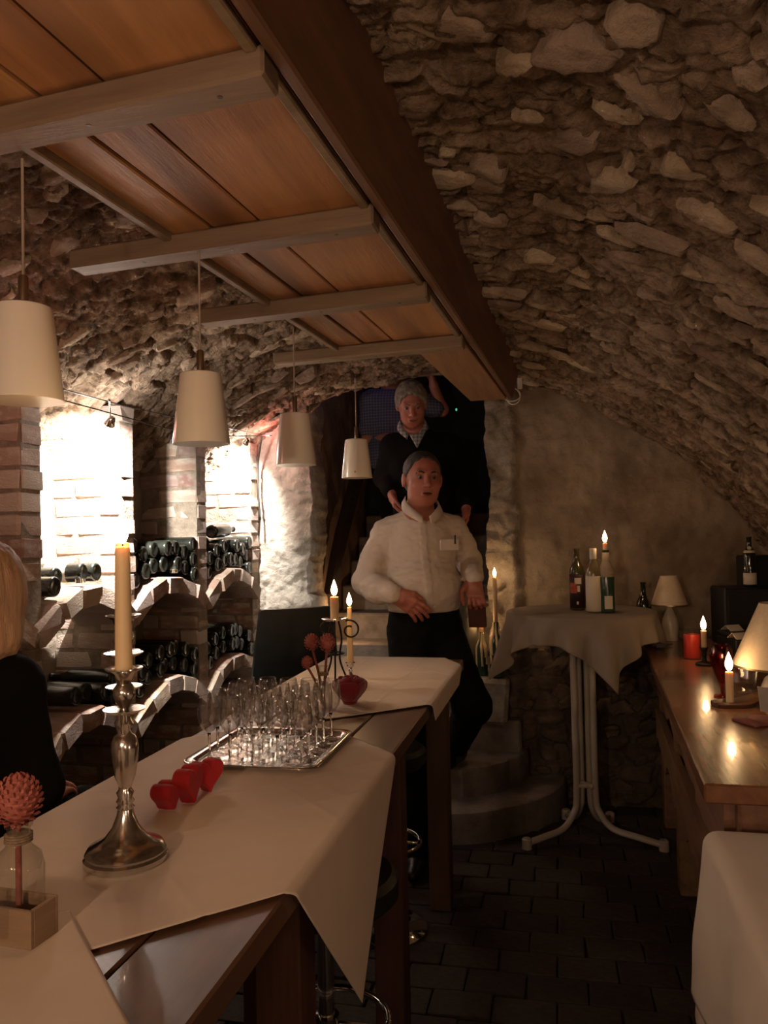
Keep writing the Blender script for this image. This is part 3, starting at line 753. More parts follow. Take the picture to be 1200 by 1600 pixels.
pile(1, 1, .93, 'wine bottle in the nearest lower bay', 'bottles in the nearest lower bay', span=(.35, 1))
pile(2, 1, .99, 'wine bottle in the middle lower bay', 'bottles in the middle lower bay')
pile(3, 1, .99, 'wine bottle in the farthest lower bay', 'bottles in the farthest lower bay')
zA = lambda v: max(arch_z(v + d, 1, 1.19, .150) for d in (-.035, 0, .035)) + .036
lying(-1.79, 2.555, zA(2.555), 'black wine bottle lying base outward beside the left pillar of the bright niche', None)
b2 = thing('wine_bottle', 'wine bottle with a white label lying in the middle of the bright niche', 'bottle', (-1.80, 2.745, zA(2.745)))
b2.rotation_euler = (0, -math.pi / 2, .12)
link('bottle_body', bot_me, None, b2); obj('paper_label', lathe([(.0379, .06), (.0379, .15)], 18), M_LABEL, b2, smooth=True)
lying(-1.80, 2.835, zA(2.835), 'black wine bottle lying right of the labelled one in the bright niche', None)
lying(-1.84, 2.635, zA(2.635) + .0, 'black wine bottle lying left of the labelled one in the bright niche', None)
def tealight(v, b, label):
    z = arch_z(v, b, 1.19, .150) + .0
    t = thing('tea_light', label, 'candle', (LEFT_U + .0, v, z - .001), 0, 'white tea lights on the brick shelves')
    obj('cup', lathe([(.019, 0), (.02, .001), (.02, .017), (.0185, .017), (.0185, .012)], 16), M_SILVER, t, smooth=True, sharp=40)
    obj('wax', lathe([(.0185, .002), (.0185, .0135)], 16), M_PAPER, t)
tealight(2.72, 1, 'white tea light on the brick shelf below the bright niche'); tealight(3.47, 2, 'white tea light on the brick shelf of the middle bay')

# ================================================================== long bar table
TZ = .96; TL, TR, T0, T1 = -1.0, -.418, .12, 3.39
tab = thing('bar_table', 'long high dark wooden table running down the cellar under pale cloths', 'table', (-.71, 1.75, 0))
to = Vector((-.71, 1.75, 0))
def tb(name, x0, x1, y0, y1, z0, z1, m, bev=.004): 
    return obj(name, xform(box(x0, x1, y0, y1, z0, z1, bev), Matrix.Translation(-to)), m, tab)
wz = (TR - TL) / 4
for k in range(4): tb('board', TL + wz * k + .001, TL + wz * (k + 1) - .001, T0, T1, TZ - .045, TZ - .001 * (k % 2), M_TABLE)
for v in (.45, 1.38, 2.27, 3.2):
    for x in (TL + .05, TR - .13): tb('leg', x, x + .085, v - .045, v + .045, 0, TZ - .045, M_TABLELEG)
    tb('cross_rail', TL + .05, TR - .05, v - .02, v + .02, TZ - .14, TZ - .046, M_TABLELEG)
tb('apron', TL + .05, TL + .075, T0 + .1, T1 - .1, TZ - .13, TZ - .046, M_TABLELEG)

def draped(name, pts_fn, m, label, cat='tablecloth', n=190, group='pale cloths laid across the long table', z0=TZ):
    pq = np.linspace(-.5, .5, n); A, B = np.meshgrid(pq, pq, indexing='ij')
    x, y = pts_fn(A, B)
    z = np.full_like(x, z0 + .0035)
    r = .012
    def fold(x, over, sgn, edge):
        q = np.clip(over, 0, None); a = np.clip(q / r, 0, math.pi / 2)
        dx = r * np.sin(a); dz = r * (1 - np.cos(a)) + np.clip(q - r * math.pi / 2, 0, None)
        flare = np.clip(q - r * math.pi / 2, 0, None)
        xn = np.where(over > 0, edge + sgn * (dx + .006 * flare * np.sin(y * 9 + 1)), x)
        return xn, np.where(over > 0, dz, 0)
    xr, dzr = fold(x, x - (TR + .001), 1, TR + .001); xl, dzl = fold(x, (TL - .001) - x, -1, TL - .001)
    xx = np.where(x > TR, xr, np.where(x < TL, xl, x)); zz = z - dzr - dzl
    zz = zz + np.where((x < TR) & (x > TL), .0022 * fbm(x * 4, y * 4, oct=3, seed=91) + .0009 * (np.exp(-((A - .17) / .007) ** 2) + np.exp(-((A + .17) / .007) ** 2) + np.exp(-((B - .17) / .007) ** 2) + np.exp(-((B + .17) / .007) ** 2) + np.exp(-(B / .007) ** 2)) + .0012, 0)
    me, _ = grid_mesh(name, np.stack([xx, y, zz], -1)); o = link(name, me, m, smooth=True)
    s = o.modifiers.new('thickness', 'SOLIDIFY'); s.thickness = .0016; s.offset = 1
    return tag(o, label, cat, group) if label else o
def diamond(cx, cy, side, ang=45):
    c, s = math.cos(math.radians(ang)), math.sin(math.radians(ang))
    return lambda A, B: (cx + side * (A * c - B * s), cy + side * (A * s + B * c))
draped('tablecloth', diamond(-.74, 1.525, 1.0, 45), M_CLOTH, 'beige square cloth under the candelabra and tray, its corner hanging over the front edge')
o = draped('tablecloth', diamond(-.705, .335, .985, 45), M_CLOTH, 'nearest beige cloth under the small wooden box at the bottom left', z0=TZ + .002)
def farcloth(A, B):
    # cut square to the table with its near corner slanting away
    y1 = T1 + .0; 
    x = -.70 + (A) * .70; t = B + .5
    ynear = 2.235 + np.clip(x + .68, 0, 1) * .86 + np.clip(-.68 - x, 0, 1) * .8
    yfar = 3.425 - np.clip(x + .52, 0, 1) * 1.8
    return x, ynear + (np.minimum(yfar, T1 - .005) - ynear) * t
draped('tablecloth', farcloth, M_CLOTH, 'far beige cloth under the red rose and the candles at the table end')

# candelabra
CB = on_z(197, 1345, TZ + .006); dv = Vector((CB.x - CAM.x, CB.y - CAM.y, 0)).normalized()
can = thing('candelabra', 'polished silver three-armed candelabra standing on the beige cloth', 'candelabra', (CB.x, CB.y, TZ + .0070), math.atan2(dv.y, dv.x))
obj('base', lathe([(.060, 0), (.067, .002), (.068, .010), (.064, .014), (.066, .018), (.060, .026), (.046, .031), (.034, .040), (.022, .056), (.0145, .075), (.0125, .085)], 48), M_SILVER, can, smooth=True, sharp=40)
obj('stem', lathe([(.0125, .085), (.015, .088), (.011, .092), (.015, .098), (.0115, .104), (.0145, .112), (.0105, .118), (.011, .124), (.017, .140), (.021, .165), (.0225, .186), (.0215, .198), (.017, .206), (.0115, .211),
                   (.015, .222), (.0165, .228), (.012, .235), (.0155, .245), (.014, .254), (.010, .258), (.010, .30), (.014, .32), (.010, .34), (.0095, .375), (.013, .385)], 32), M_SILVER, can, smooth=True)
def socket(parent, x, z, pan_z=None):
    o = obj('socket', [(p[0] + x, p[1], p[2]) for p in lathe([(.007, z - .062), (.0135, z - .052), (.0175, z - .042), (.0165, z - .032), (.011, z - .024), (.0125, z - .02), (.018, z - .008), (.0285, z - .002), (.0285, z), (.0165, z - .003), (.0145, z - .004), (.0145, z - .014)], 28)[0]] and
        ([(p[0] + x, p[1], p[2]) for p in lathe([(.007, z - .062), (.0135, z - .052), (.0175, z - .042), (.0165, z - .032), (.011, z - .024), (.0125, z - .02), (.018, z - .008), (.0285, z - .002), (.0285, z), (.0165, z - .003), (.0145, z - .004), (.0145, z - .014)], 28)[0]],
         lathe([(.007, z - .062), (.0135, z - .052), (.0175, z - .042), (.0165, z - .032), (.011, z - .024), (.0125, z - .02), (.018, z - .008), (.0285, z - .002), (.0285, z), (.0165, z - .003), (.0145, z - .004), (.0145, z - .014)], 28)[1]), M_SILVER, parent, smooth=True, sharp=45)
    pz = z - .065
    prof_ = [(.006, pz - .006), (.02, pz - .005), (.031, pz), (.032, pz + .002), (.02, pz + .001), (.006, pz + .002)]
    L_ = lathe(prof_, 28); obj('drip_pan', ([(p[0] + x, p[1], p[2]) for p in L_[0]], L_[1]), M_SILVER, parent, smooth=True, sharp=45)
    return o
socket(can, 0, .407); socket(can, -.10, .334); socket(can, .10, .334)
for sx in (-1, 1):
    obj('arm', tube([(0, 0, .255), (sx * .03, 0, .232), (sx * .07, 0, .228), (sx * .095, 0, .245), (sx * .10, 0, .275)], .006, 10, 6), M_SILVER, can, smooth=True)
    obj('scroll', tube([(sx * .05, 0, .229), (sx * .045, 0, .25), (sx * .03, 0, .262), (sx * .02, 0, .25)], .004, 8, 5), M_SILVER, can, smooth=True)

def candle(name, loc, r, h, label, lit=True, power=1.0, m=None, taper=1.0, group=None, flame=1.0):
    t = thing(name, label, 'candle', loc, 0, group)
    obj('wax', lathe([(r, 0), (r * (1 + taper) / 2, h * .5), (r * taper, h - .004), (r * taper * .9, h), (r * taper * .45, h - .004), (.0008, h - .005)], 24), m or M_WAX, t, smooth=True, sharp=50)
    obj('wick', tube([(0, 0, h - .006), (.0005, 0, h + .004), (.001, 0, h + .008)], .0011, 6), M_WICK, t)
    if lit:
        s = flame
        obj('flame', lathe([(.0006, h + .004), (.0058 * s, h + .008), (.0088 * s, h + .004 + .012 * s), (.0090 * s, h + .004 + .018 * s), (.0066 * s, h + .004 + .028 * s), (.0030 * s, h + .004 + .037 * s), (.0004, h + .004 + .045 * s)], 16), M_FLAME, t, smooth=True)
        light('flame_light', 'POINT', (0, 0, h + .004 + .024 * s), power, FLAME, .012, parent=t)
    return t
R2 = Matrix.Rotation(math.atan2(dv.y, dv.x), 3, 'Z')
p = CB + R2 @ Vector((-.10, 0, 0)); candle('candle', (p.x, p.y, TZ + .0055 + .334 - .013), .0132, .203, 'tall cream candle in the front arm of the silver candelabra', power=1.0, taper=.86)
p = CB + R2 @ Vector((0, -.006, 0)); candle('candle', (CB.x, CB.y, TZ + .0055 + .407 - .013), .0125, .135, 'cream candle behind the front one, in the raised middle socket of the candelabra', power=.9, taper=.9)

# tray with tasting glasses
tr = thing('serving_tray', 'rectangular polished steel tray full of empty tasting glasses on the beige cloth', 'tray', (-.715, 1.885, TZ + .0078))
def rrect(hx, hy, rad, z, n=6):
    out = []
    for cx, cy, a0 in ((hx - rad, hy - rad, 0), (-hx + rad, hy - rad, 90), (-hx + rad, -hy + rad, 180), (hx - rad, -hy + rad, 270)):
        for k in range(n + 1):
            a = math.radians(a0 + 90 * k / n); out.append((cx + rad * math.cos(a), cy + rad * math.sin(a), z))
    return out
def loft(loops, close=True):
    V = []; F = []; n = len(loops[0])
    for l in loops: V += l
    for i in range(len(loops) - 1):
        for k in range(n): F.append((i * n + k, i * n + (k + 1) % n, (i + 1) * n + (k + 1) % n, (i + 1) * n + k))
    if close: F.append(tuple(range(n - 1, -1, -1))); F.append(tuple((len(loops) - 1) * n + k for k in range(n)))
    return V, F
obj('rim', loft([rrect(.137, .150, .03, .002), rrect(.148, .164, .035, .010), rrect(.164, .180, .04, .0125), rrect(.1655, .1815, .041, .0115), rrect(.166, .182, .041, .0095), rrect(.146, .162, .034, .0065), rrect(.136, .149, .03, .0)], False), M_STEEL, tr, smooth=True, sharp=50)
obj('tray_floor', loft([rrect(.137, .150, .03, .0), rrect(.137, .150, .03, .0022)]), M_STEEL, tr)
def wine_glass(loc):
    g = thing('tasting_glass', 'small empty stemmed tasting glass standing on the steel tray', 'glass', loc, 0, 'tasting glasses on the tray')
    obj('foot', lathe([(.0005, .001), (.028, .0005), (.0285, .0018), (.016, .0035), (.005, .008)], 24), M_GLASS, g, smooth=True)
    obj('stem', lathe([(.005, .008), (.0034, .016), (.003, .055), (.0045, .066)], 12), M_SOLIDGLASS, g, smooth=True)
    obj('bowl', lathe([(.0045, .066), (.013, .072), (.0235, .088), (.0270, .106), (.0255, .128), (.0220, .152), (.0216, .1535), (.0212, .152), (.0247, .128), (.0262, .106), (.0227, .089), (.0125, .0735), (.0005, .069)], 28), M_GLASS, g, smooth=True)
    return g
g0 = wine_glass((0, 0, 0)); first = True
for j in range(5):
    for i in range(5):
        x = -.715 - .116 + .058 * i + random.uniform(-.003, .003); y = 1.885 - .122 + .0610 * j + random.uniform(-.003, .003)
        lab = 'empty tasting glass on the steel tray, %s row from the front, %s from the left' % (ORD[j], ORD[i])
        if first: g0.location = (x, y, TZ + .0100); first = False; g0['label'] = lab
        else: dup(g0, (x, y, TZ + .0100), random.uniform(0, 6), lab)

# red hearts
def heart(w, t):
    n = 40; P = []
    for k in range(n):
        a = 2 * math.pi * k / n
        x = 16 * math.sin(a) ** 3; y = 13 * math.cos(a) - 5 * math.cos(2 * a) - 2 * math.cos(3 * a) - math.cos(4 * a)
        P.append((x / 32 * w, y / 32 * w))
    zmin = min(q[1] for q in P)
    L_ = []
    for yy, s in ((-t / 2, .86), (-t / 2 + .004, .97), (0, 1), (t / 2 - .004, .97), (t / 2, .86)): L_.append([(x * s, yy, (z * s - zmin)) for x, z in P])
    return loft(L_)
for px, py, w, tt, rz, label in [(260, 1266, .060, .042, 77, 'smallest, left red felt heart on the beige cloth'), (294, 1256, .082, .036, 80, 'middle red felt heart, seen edge-on, on the beige cloth'),
                              (322, 1238, .074, .038, 52, 'right red felt heart beside the corner of the tray')]:
    q = on_z(px, py, TZ + .005)
    o = obj('felt_heart', heart(w, tt), M_RED, None, smooth=True, sharp=28); o.location = (q.x, q.y, TZ + .0062); o.rotation_euler = (0, 0, math.radians(rz) + YAW)
    tag(o, label, 'heart', 'red felt hearts')

# pink cone flowers
def cone_ball(r, n, rng, elong=1.15):
    V, F = [], []
    ga = math.pi * (3 - math.sqrt(5))
    for k in range(n):
        zc = 1 - 2 * (k + .5) / n; rad = math.sqrt(1 - zc * zc); a = k * ga
        d = Vector((rad * math.cos(a), rad * math.sin(a), zc * elong)); nrm = d.normalized()
        up = Vector((0, 0, 1)); t = (up - nrm * up.dot(nrm)); t = t.normalized() if t.length > 1e-4 else Vector((1, 0, 0))
        b = nrm.cross(t); w = r * 2.3 / math.sqrt(n); c = d * r * .86
        tip = c + nrm * w * .75 + t * w * .55 + b * rng.uniform(-.1, .1) * w
        i0 = len(V)
        V += [c - b * w * .62 - t * w * .3, c + b * w * .62 - t * w * .3, c + b * w * .45 + t * w * .5 + nrm * w * .5, tip + nrm * w * .12, c - b * w * .45 + t * w * .5 + nrm * w * .5, c + t * w * .2 + nrm * w * .62 - t * w * .25]
        F += [(i0, i0 + 1, i0 + 5), (i0 + 1, i0 + 2, i0 + 5), (i0 + 2, i0 + 3, i0 + 5), (i0 + 3, i0 + 4, i0 + 5), (i0 + 4, i0, i0 + 5), (i0 + 4, i0 + 3, i0 + 2)]
    c0 = lathe([(.0005, -r * .9 * elong), (r * .6, -r * .6), (r * .86, 0), (r * .6, r * .62), (.0005, r * .9 * elong)], 14)
    return join((V, F), c0)
def flower(loc_base, top, r, n, label, bend=(0, 0), group=None, seed=1):
    t = thing('cone_flower', label, 'flower', loc_base, 0, group)
    b = Vector(loc_base); e = Vector(top) - b
    obj('stem', tube([(0, 0, 0), (e.x * .3, e.y * .3, e.z * .5), (e.x, e.y, e.z)], [.0042, .0042, .004], 8, 6), M_PINKSTEM, t, smooth=True)
    V, F = cone_ball(r, n, random.Random(seed)); obj('cone_scales', ([(p[0] + e.x, p[1] + e.y, p[2] + e.z + r * .7) for p in V], F), M_PINK, t)
    return t
# near vase: wooden box, glass bottle, flower
bx = on_z(48, 1487, TZ + .007); by = on_z(92, 1456, TZ + .007); sd = by - bx
bw, bd, bh = .115, sd.length, .050; ang = math.atan2(sd.y, sd.x) - math.pi / 2
_c = Vector((bx.x, bx.y, 0)) - Matrix.Rotation(ang, 3, 'Z') @ Vector((bw / 2, -bd / 2, 0))
wb = thing('wooden_box', 'small open greyish wooden box holding a glass bottle at the left edge', 'box', (_c.x, _c.y, TZ + .0075), ang)
for nm, a in (('front_panel', (-bw / 2, bw / 2, -bd / 2, -bd / 2 + .006, 0, bh)), ('back_panel', (-bw / 2, bw / 2, bd / 2 - .006, bd / 2, 0, bh)), ('side_panel', (-bw / 2, -bw / 2 + .006, -bd / 2 + .006, bd / 2 - .006, 0, bh)),
              ('side_panel', (bw / 2 - .006, bw / 2, -bd / 2 + .006, bd / 2 - .006, 0, bh)), ('bottom_panel', (-bw / 2 + .006, bw / 2 - .006, -bd / 2 + .006, bd / 2 - .006, 0, .006))):
    obj(nm, box(*a, .0012), M_CRATE, wb)
jp = Vector((wb.location.x, wb.location.y, TZ + .0142)) + Matrix.Rotation(ang, 3, 'Z') @ Vector((.012, .004, 0))
jar = thing('glass_bottle', 'clear glass bottle tied with twine standing in the small wooden box', 'bottle', jp)
obj('bottle_glass', lathe([(.0005, .001), (.030, .001), (.0325, .006), (.033, .085), (.029, .102), (.018, .112), (.015, .118), (.015, .138), (.018, .14), (.018, .146), (.0145, .146)], 32), M_JAR, jar, smooth=True, sharp=50)
obj('twine', join(*[lathe([(.0155, .118 + .0034 * k), (.0185, .1197 + .0034 * k), (.0155, .1214 + .0034 * k)], 24) for k in range(4)]), M_TWINE, jar, smooth=True)
flower(tuple(jp + Vector((0, 0, .004))), tuple(jp + Vector((-.004, .004, .150))), .033, 150, 'large pink cone-shaped dried flower in the glass bottle at the left edge', seed=4)
# far vase behind the glasses
vp = on_z(506, 1108, TZ + .004)
vs_ = thing('bud_vase', 'round clear glass vase with pink cone flowers behind the tasting glasses', 'vase', (vp.x, vp.y, TZ + .0060))
obj('vase_glass', lathe([(.0005, .001), (.025, .001), (.036, .010), (.040, .034), (.037, .056), (.024, .080), (.0155, .098), (.0145, .128), (.0165, .131), (.0135, .131)], 32), M_JAR, vs_, smooth=True, sharp=50)
obj('twine', join(*[lathe([(.0150, .102 + .0034 * k), (.0178, .1037 + .0034 * k), (.0150, .1054 + .0034 * k)], 24) for k in range(3)]), M_TWINE, vs_, smooth=True)
for px, py, r, lb in ((487, 1003, .0225, 'left of the two upper pink cone flowers in the far vase'), (511, 1004, .0245, 'right of the two upper pink cone flowers in the far vase'), (480, 1035, .0175, 'small low pink cone flower in the far vase')):
    q = at(px, py, 2.45); flower((vp.x + (q.x - vp.x) * .1, vp.y, TZ + .012), (q.x, q.y, q.z - r * .7), r, 64, lb, seed=int(px), group='pink cone flowers in the far vase')
# crimson rose
rp = on_z(543, 1104, TZ + .004)
rose = thing('fabric_rose', 'crimson fabric rose lying on the far beige cloth', 'flower', (rp.x, rp.y + .03, TZ + .0056))
def petal(R, H, span, open_, z0):
    V = []; F = []; n = 8
    for i in range(n):
        for j in range(n):
            sgn = (i / (n - 1) - .5) * 2; t = j / (n - 1)
            w = span * (.35 + .75 * math.sin(math.pi * (.08 + .62 * t)))
            r = R * (.25 + .85 * math.sin(math.pi * (.06 + .66 * t))) + open_ * t ** 3 * .02 + .004 * sgn * sgn * t
            a = sgn * w; V.append((r * math.sin(a), r * math.cos(a), z0 + H * t * (1 - .12 * sgn * sgn * t)))
    for i in range(n - 1):
        for j in range(n - 1): F.append((i * n + j, (i + 1) * n + j, (i + 1) * n + j + 1, i * n + j + 1))
    return V, F
for ring, (k, R_, H_, span, op) in enumerate([(2, .012, .078, 1.5, -.2), (3, .022, .082, 1.15, 0), (4, .032, .080, .95, .3), (5, .042, .070, .8, .7)]):
    for q in range(k):
        M = Matrix.Rotation(2 * math.pi * q / k + ring * .7, 4, 'Z')
        obj('petal', xform(petal(R_, H_, span, op, .006), M), M_CRIMSON, rose, smooth=True, solid=.0022)
obj('calyx', lathe([(.0005, 0), (.02, .0), (.026, .012), (.016, .03), (.0005, .032)], 16), M_CRIMSON, rose, smooth=True)
# wrought-iron candle holder
ip = on_z(525, 1075, TZ + .004)
ih = thing('iron_candle_holder', 'dark wrought-iron candle holder with scrolls behind the crimson rose', 'candle holder', (ip.x, ip.y, TZ + .0056), YAW)
for x, y in ((-.05, .02), (.05, .02), (0, -.045)):
    obj('leg', tube([(x, y, .004), (x * .75, y * .75, .03), (x * .3, y * .3, .10), (x * .45, y * .45, .17), (x * .25, y * .25, .235)], .0035, 8, 6), M_IRON, ih, smooth=True)
def spiral(cx, cz, r0, r1, turns, a0, y=0):
    return [(cx + (r0 + (r1 - r0) * k / 30) * math.cos(a0 + turns * 2 * math.pi * k / 30), y, cz + (r0 + (r1 - r0) * k / 30) * math.sin(a0 + turns * 2 * math.pi * k / 30)) for k in range(31)]
obj('scroll', tube(spiral(.053, .200, .036, .012, -1.15, 2.0), .0032, 8), M_IRON, ih, smooth=True)
obj('scroll', tube(spiral(-.025, .205, .030, .010, 1.1, 1.1), .0032, 8), M_IRON, ih, smooth=True)
obj('ring', tube([(.03 * math.cos(a), .03 * math.sin(a), .12) for a in [k * math.pi / 12 for k in range(25)]], .003, 8), M_IRON, ih, smooth=True)
obj('plate', lathe([(.0005, .236), (.04, .236), (.048, .240), (.046, .243), (.0005, .239)], 28), M_SILVER, ih, smooth=True)
candle('candle', (ip.x, ip.y, TZ + .0056 + .240), .0150, .078, 'short thick lit candle on the wrought-iron holder', power=1.1, flame=1.25)
sp = on_z(548, 1061, TZ + .004)
ss_ = thing('candlestick', 'small silver candlestick at the far end of the table', 'candlestick', (sp.x, sp.y, TZ + .0056))
obj('foot', lathe([(.028, 0), (.0285, .002), (.022, .006), (.010, .012), (.006, .022)], 24), M_SILVER, ss_, smooth=True, sharp=40)
obj('stem', lathe([(.006, .022), (.009, .028), (.0055, .034), (.0075, .042)], 16), M_SILVER, ss_, smooth=True)
obj('cup', lathe([(.0075, .042), (.014, .046), (.014, .054), (.0185, .058), (.0185, .060), (.0125, .060), (.0125, .05)], 24), M_SILVER, ss_, smooth=True, sharp=40)
candle('taper_candle', (sp.x, sp.y, TZ + .0056 + .051), .0125, .215, 'slim cream taper burning in the small silver candlestick', power=.9, taper=.66, flame=1.1)

# bar stools tucked under the table
def stool(x, y, label):
    t = thing('bar_stool', label, 'stool', (x, y, 0), 0, 'chrome stools under the long table')
    obj('base', lathe([(.17, 0), (.17, .010), (.14, .03), (.07, .05), (.03, .06)], 32), M_CHROME, t, smooth=True, sharp=40)
    obj('column', lathe([(.03, .06), (.03, .35), (.02, .352), (.02, .62)], 16), M_CHROME, t, smooth=True, sharp=40)
    obj('foot_ring', join(tube([(.15 * math.cos(a), .15 * math.sin(a) , .33) for a in [k * math.pi / 16 for k in range(33)]], .009, 8), tube([(-.15, 0, .33), (.15, 0, .33)], .008, 8)), M_CHROME, t, smooth=True)
    obj('seat', lathe([(.0005, .62), (.165, .62), (.18, .635), (.18, .675), (.165, .69), (.0005, .695)], 32), M_LEATHER, t, smooth=True, sharp=40)
stool(-.58, 1.86, 'chrome footed bar stool half hidden behind the hanging cloth corner')
stool(-.70, 2.98, 'chrome footed bar stool under the far half of the long table')

# black chair at the far left of the table
ch = thing('high_chair', 'high black leather chair behind the far left end of the table', 'chair', (-1.20, 3.50, 0), YAW + .35)
bk = []
for z, w, yy in ((.66, .215, .06), (.80, .21, .035), (.95, .195, .015), (1.08, .18, .0), (1.155, .172, -.008), (1.168, .165, -.010)):
    bk.append([(-w, yy - .02 + .012, z), (-w * .5, yy - .02, z), (w * .5, yy - .02, z), (w, yy - .02 + .012, z), (w, yy + .02 + .012, z), (w * .5, yy + .025, z), (-w * .5, yy + .025, z), (-w, yy + .02 + .012, z)])
obj('backrest', loft(bk), M_LEATHER, ch, smooth=True, sharp=40)
obj('seat', box(-.21, .21, .05, .46, .62, .70, .02), M_LEATHER, ch)
for x in (-.18, .18):
    for yy in (.08, .42): obj('leg', box(x - .018, x + .018, yy - .018, yy + .018, 0, .625, .003), M_BLACK, ch)
# ================================================================== standing bar table with a grey cloth
BT = Vector((.085, 4.02, 0)); BH = 1.10; BR = .345
bt = thing('standing_table', 'round white-legged standing table under a greyish cloth by the far wall', 'table', BT, YAW)
obj('tabletop', lathe([(.0005, BH - .03), (BR - .006, BH - .03), (BR, BH - .024), (BR, BH - .004), (BR - .004, BH), (.0005, BH)], 48), M_WHITEPAINT, bt, smooth=True, sharp=40)
for a, out in ((-28, .36), (200, .33), (98, .27), (50, .27)):
    c, s = math.cos(math.radians(a)), math.sin(math.radians(a)); r0 = .050
    P = [(c * r0, s * r0, BH - .03), (c * r0, s * r0, .60), (c * r0, s * r0, .22), (c * (r0 + .02), s * (r0 + .02), .13), (c * (r0 + .08), s * (r0 + .08), .065), (c * out * .7, s * out * .7, .042), (c * out, s * out, .026)]
    obj('leg', tube(P, .0185, 10, 5, flat=.8), M_WHITEPAINT, bt, smooth=True)
    obj('foot_cap', xform(lathe([(.024, 0), (.024, .045), (.018, .05)], 12), Matrix.Translation((c * out, s * out, 0))), M_WHITEPAINT, bt, smooth=True, sharp=40)
obj('brace', join(tube([(-.05, -.02, .26), (.05, -.02, .26)], .012, 8), tube([(-.02, .04, .26), (.03, -.04, .26)], .012, 8)), M_WHITEPAINT, bt, smooth=True)
n = 130; pq = np.linspace(-.5, .5, n); A, B = np.meshgrid(pq, pq, indexing='ij')
side = .945; ca = math.radians(-85 - 45 + 90) + YAW
X = side * (A * math.cos(ca) - B * math.sin(ca)); Y = side * (A * math.sin(ca) + B * math.cos(ca))
rho = np.hypot(X, Y); phi = np.arctan2(Y, X); over = np.clip(rho - BR, 0, None)
f4 = np.cos(4 * (phi - ca - math.pi / 4))            # +1 at the corners
rr = np.where(over > 0, BR + .007 + np.minimum(over, .012) * .5 + over * (.08 + .10 * np.clip(f4, 0, 1) + .16 * np.cos(16 * (phi - ca) + .6) * np.clip(over * 12, 0, 1)), rho)
zz = BH + .003 - np.where(over > .006, over - .003, over * over * 40)
xc = BT.x + rr * np.cos(phi); yc = BT.y + rr * np.sin(phi)
zz = np.where(xc > .302 + .04 * (yc - 1.92) - .014, np.maximum(zz, .926), zz)      # one corner rests on the long table beside it
P = np.stack([xc, yc, zz + .002 * fbm(X * 8, Y * 8, oct=2, seed=95) * (over == 0) + .001], -1)
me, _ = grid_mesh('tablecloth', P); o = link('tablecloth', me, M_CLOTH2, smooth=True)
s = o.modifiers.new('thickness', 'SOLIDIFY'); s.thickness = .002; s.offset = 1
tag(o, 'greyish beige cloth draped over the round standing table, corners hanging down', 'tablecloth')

def bottle(loc, label, glass, prof_=None, sc=1.0, lab=None, lab_m=None, cap=None, cap_m=None, cap_z=(.255, .305), seg=24, extra=None):
    t = thing('wine_bottle', label, 'bottle', loc)
    P = [(r * sc, z * sc) for r, z in (prof_ or BOT)]
    obj('bottle_body', lathe(P, seg), glass, t, smooth=True, sharp=60)
    if lab: obj('paper_label', lathe([(.0380 * sc, lab[0] * sc), (.0380 * sc, lab[1] * sc)], seg) if len(lab) == 2 else tuple_arc(.0382 * sc, lab[0] * sc, lab[1] * sc, lab[2], lab[3]), lab_m or M_LABEL, t, smooth=True)
    if cap_m: obj('capsule', lathe([(.0162 * sc, cap_z[0] * sc), (.0168 * sc, cap_z[1] * sc - .002), (.015 * sc, cap_z[1] * sc), (.0005, cap_z[1] * sc)], seg), cap_m, t, smooth=True, sharp=50)
    return t
def tuple_arc(r, z0, z1, a0, a1, n=12):
    V = []; F = []
    for k in range(n + 1):
        a = math.radians(a0 + (a1 - a0) * k / n)
        V += [(r * math.cos(a), r * math.sin(a), z0), (r * math.cos(a), r * math.sin(a), z1)]
    for k in range(n): F.append((2 * k, 2 * k + 2, 2 * k + 3, 2 * k + 1))
    return V, F
M_GREEN = mat('green_bottle_glass', (0.03, 0.075, 0.04), (0.02, 0.05, 0.03), rough=.15, spec=.6)
M_OLIVE = mat('olive_bottle_glass', (0.07, 0.065, 0.025), (0.05, 0.045, 0.02), rough=.12, spec=.6)
M_PALE = mat('pale_bottle_glass', (0.22, 0.17, 0.09), (0.18, 0.14, 0.07), rough=.12, spec=.6)
M_DARKLAB = mat('dark_printed_label', (0.045, 0.012, 0.014), (0.02, 0.006, 0.007), scale=20, rough=.6)
M_REDLAB = mat('red_print', (0.50, 0.10, 0.05), (0.35, 0.05, 0.03), scale=60, rough=.6)
BZ = BH + .006
q = on_z(903, 953, BZ); b1 = bottle(q, 'olive bottle with a dark red and white printed label, left on the standing table', M_OLIVE, sc=1.0, lab=(.012, .178), lab_m=M_DARKLAB)
for (a0, a1, z0, z1, mm) in ((-150, -95, .085, .135, M_REDLAB), (-110, -60, .130, .160, M_LABEL), (-92, -72, .092, .122, M_LABEL), (-98, -84, .03, .045, M_LABEL)):
    obj('print', tuple_arc(.0386, z0, z1, a0, a1), mm, b1, smooth=True)
q = on_z(929, 957, BZ); bottle(q, 'pale bottle with a long cream label and white capsule, middle of the standing table', M_PALE, sc=1.0, lab=(.008, .175), lab_m=M_LABEL, cap_m=M_PAPER)
q = on_z(949, 957, BZ); bg = bottle(q, 'green bottle holding a lit candle, right on the standing table', M_GREEN, sc=.98, lab=(.02, .082, -110, -50))
obj('neck_wax', lathe([(.0375, .17), (.036, .20), (.026, .226), (.0175, .245), (.0165, .285)], 20), mat('wax_runs', (0.42, 0.33, 0.24), (0.3, 0.23, 0.16), scale=20, rough=.6), bg, smooth=True)
candle('candle', (q.x - .002, q.y, BZ + .293), .0105, .036, 'short candle burning in the green bottle on the standing table', power=1.4, flame=1.25)

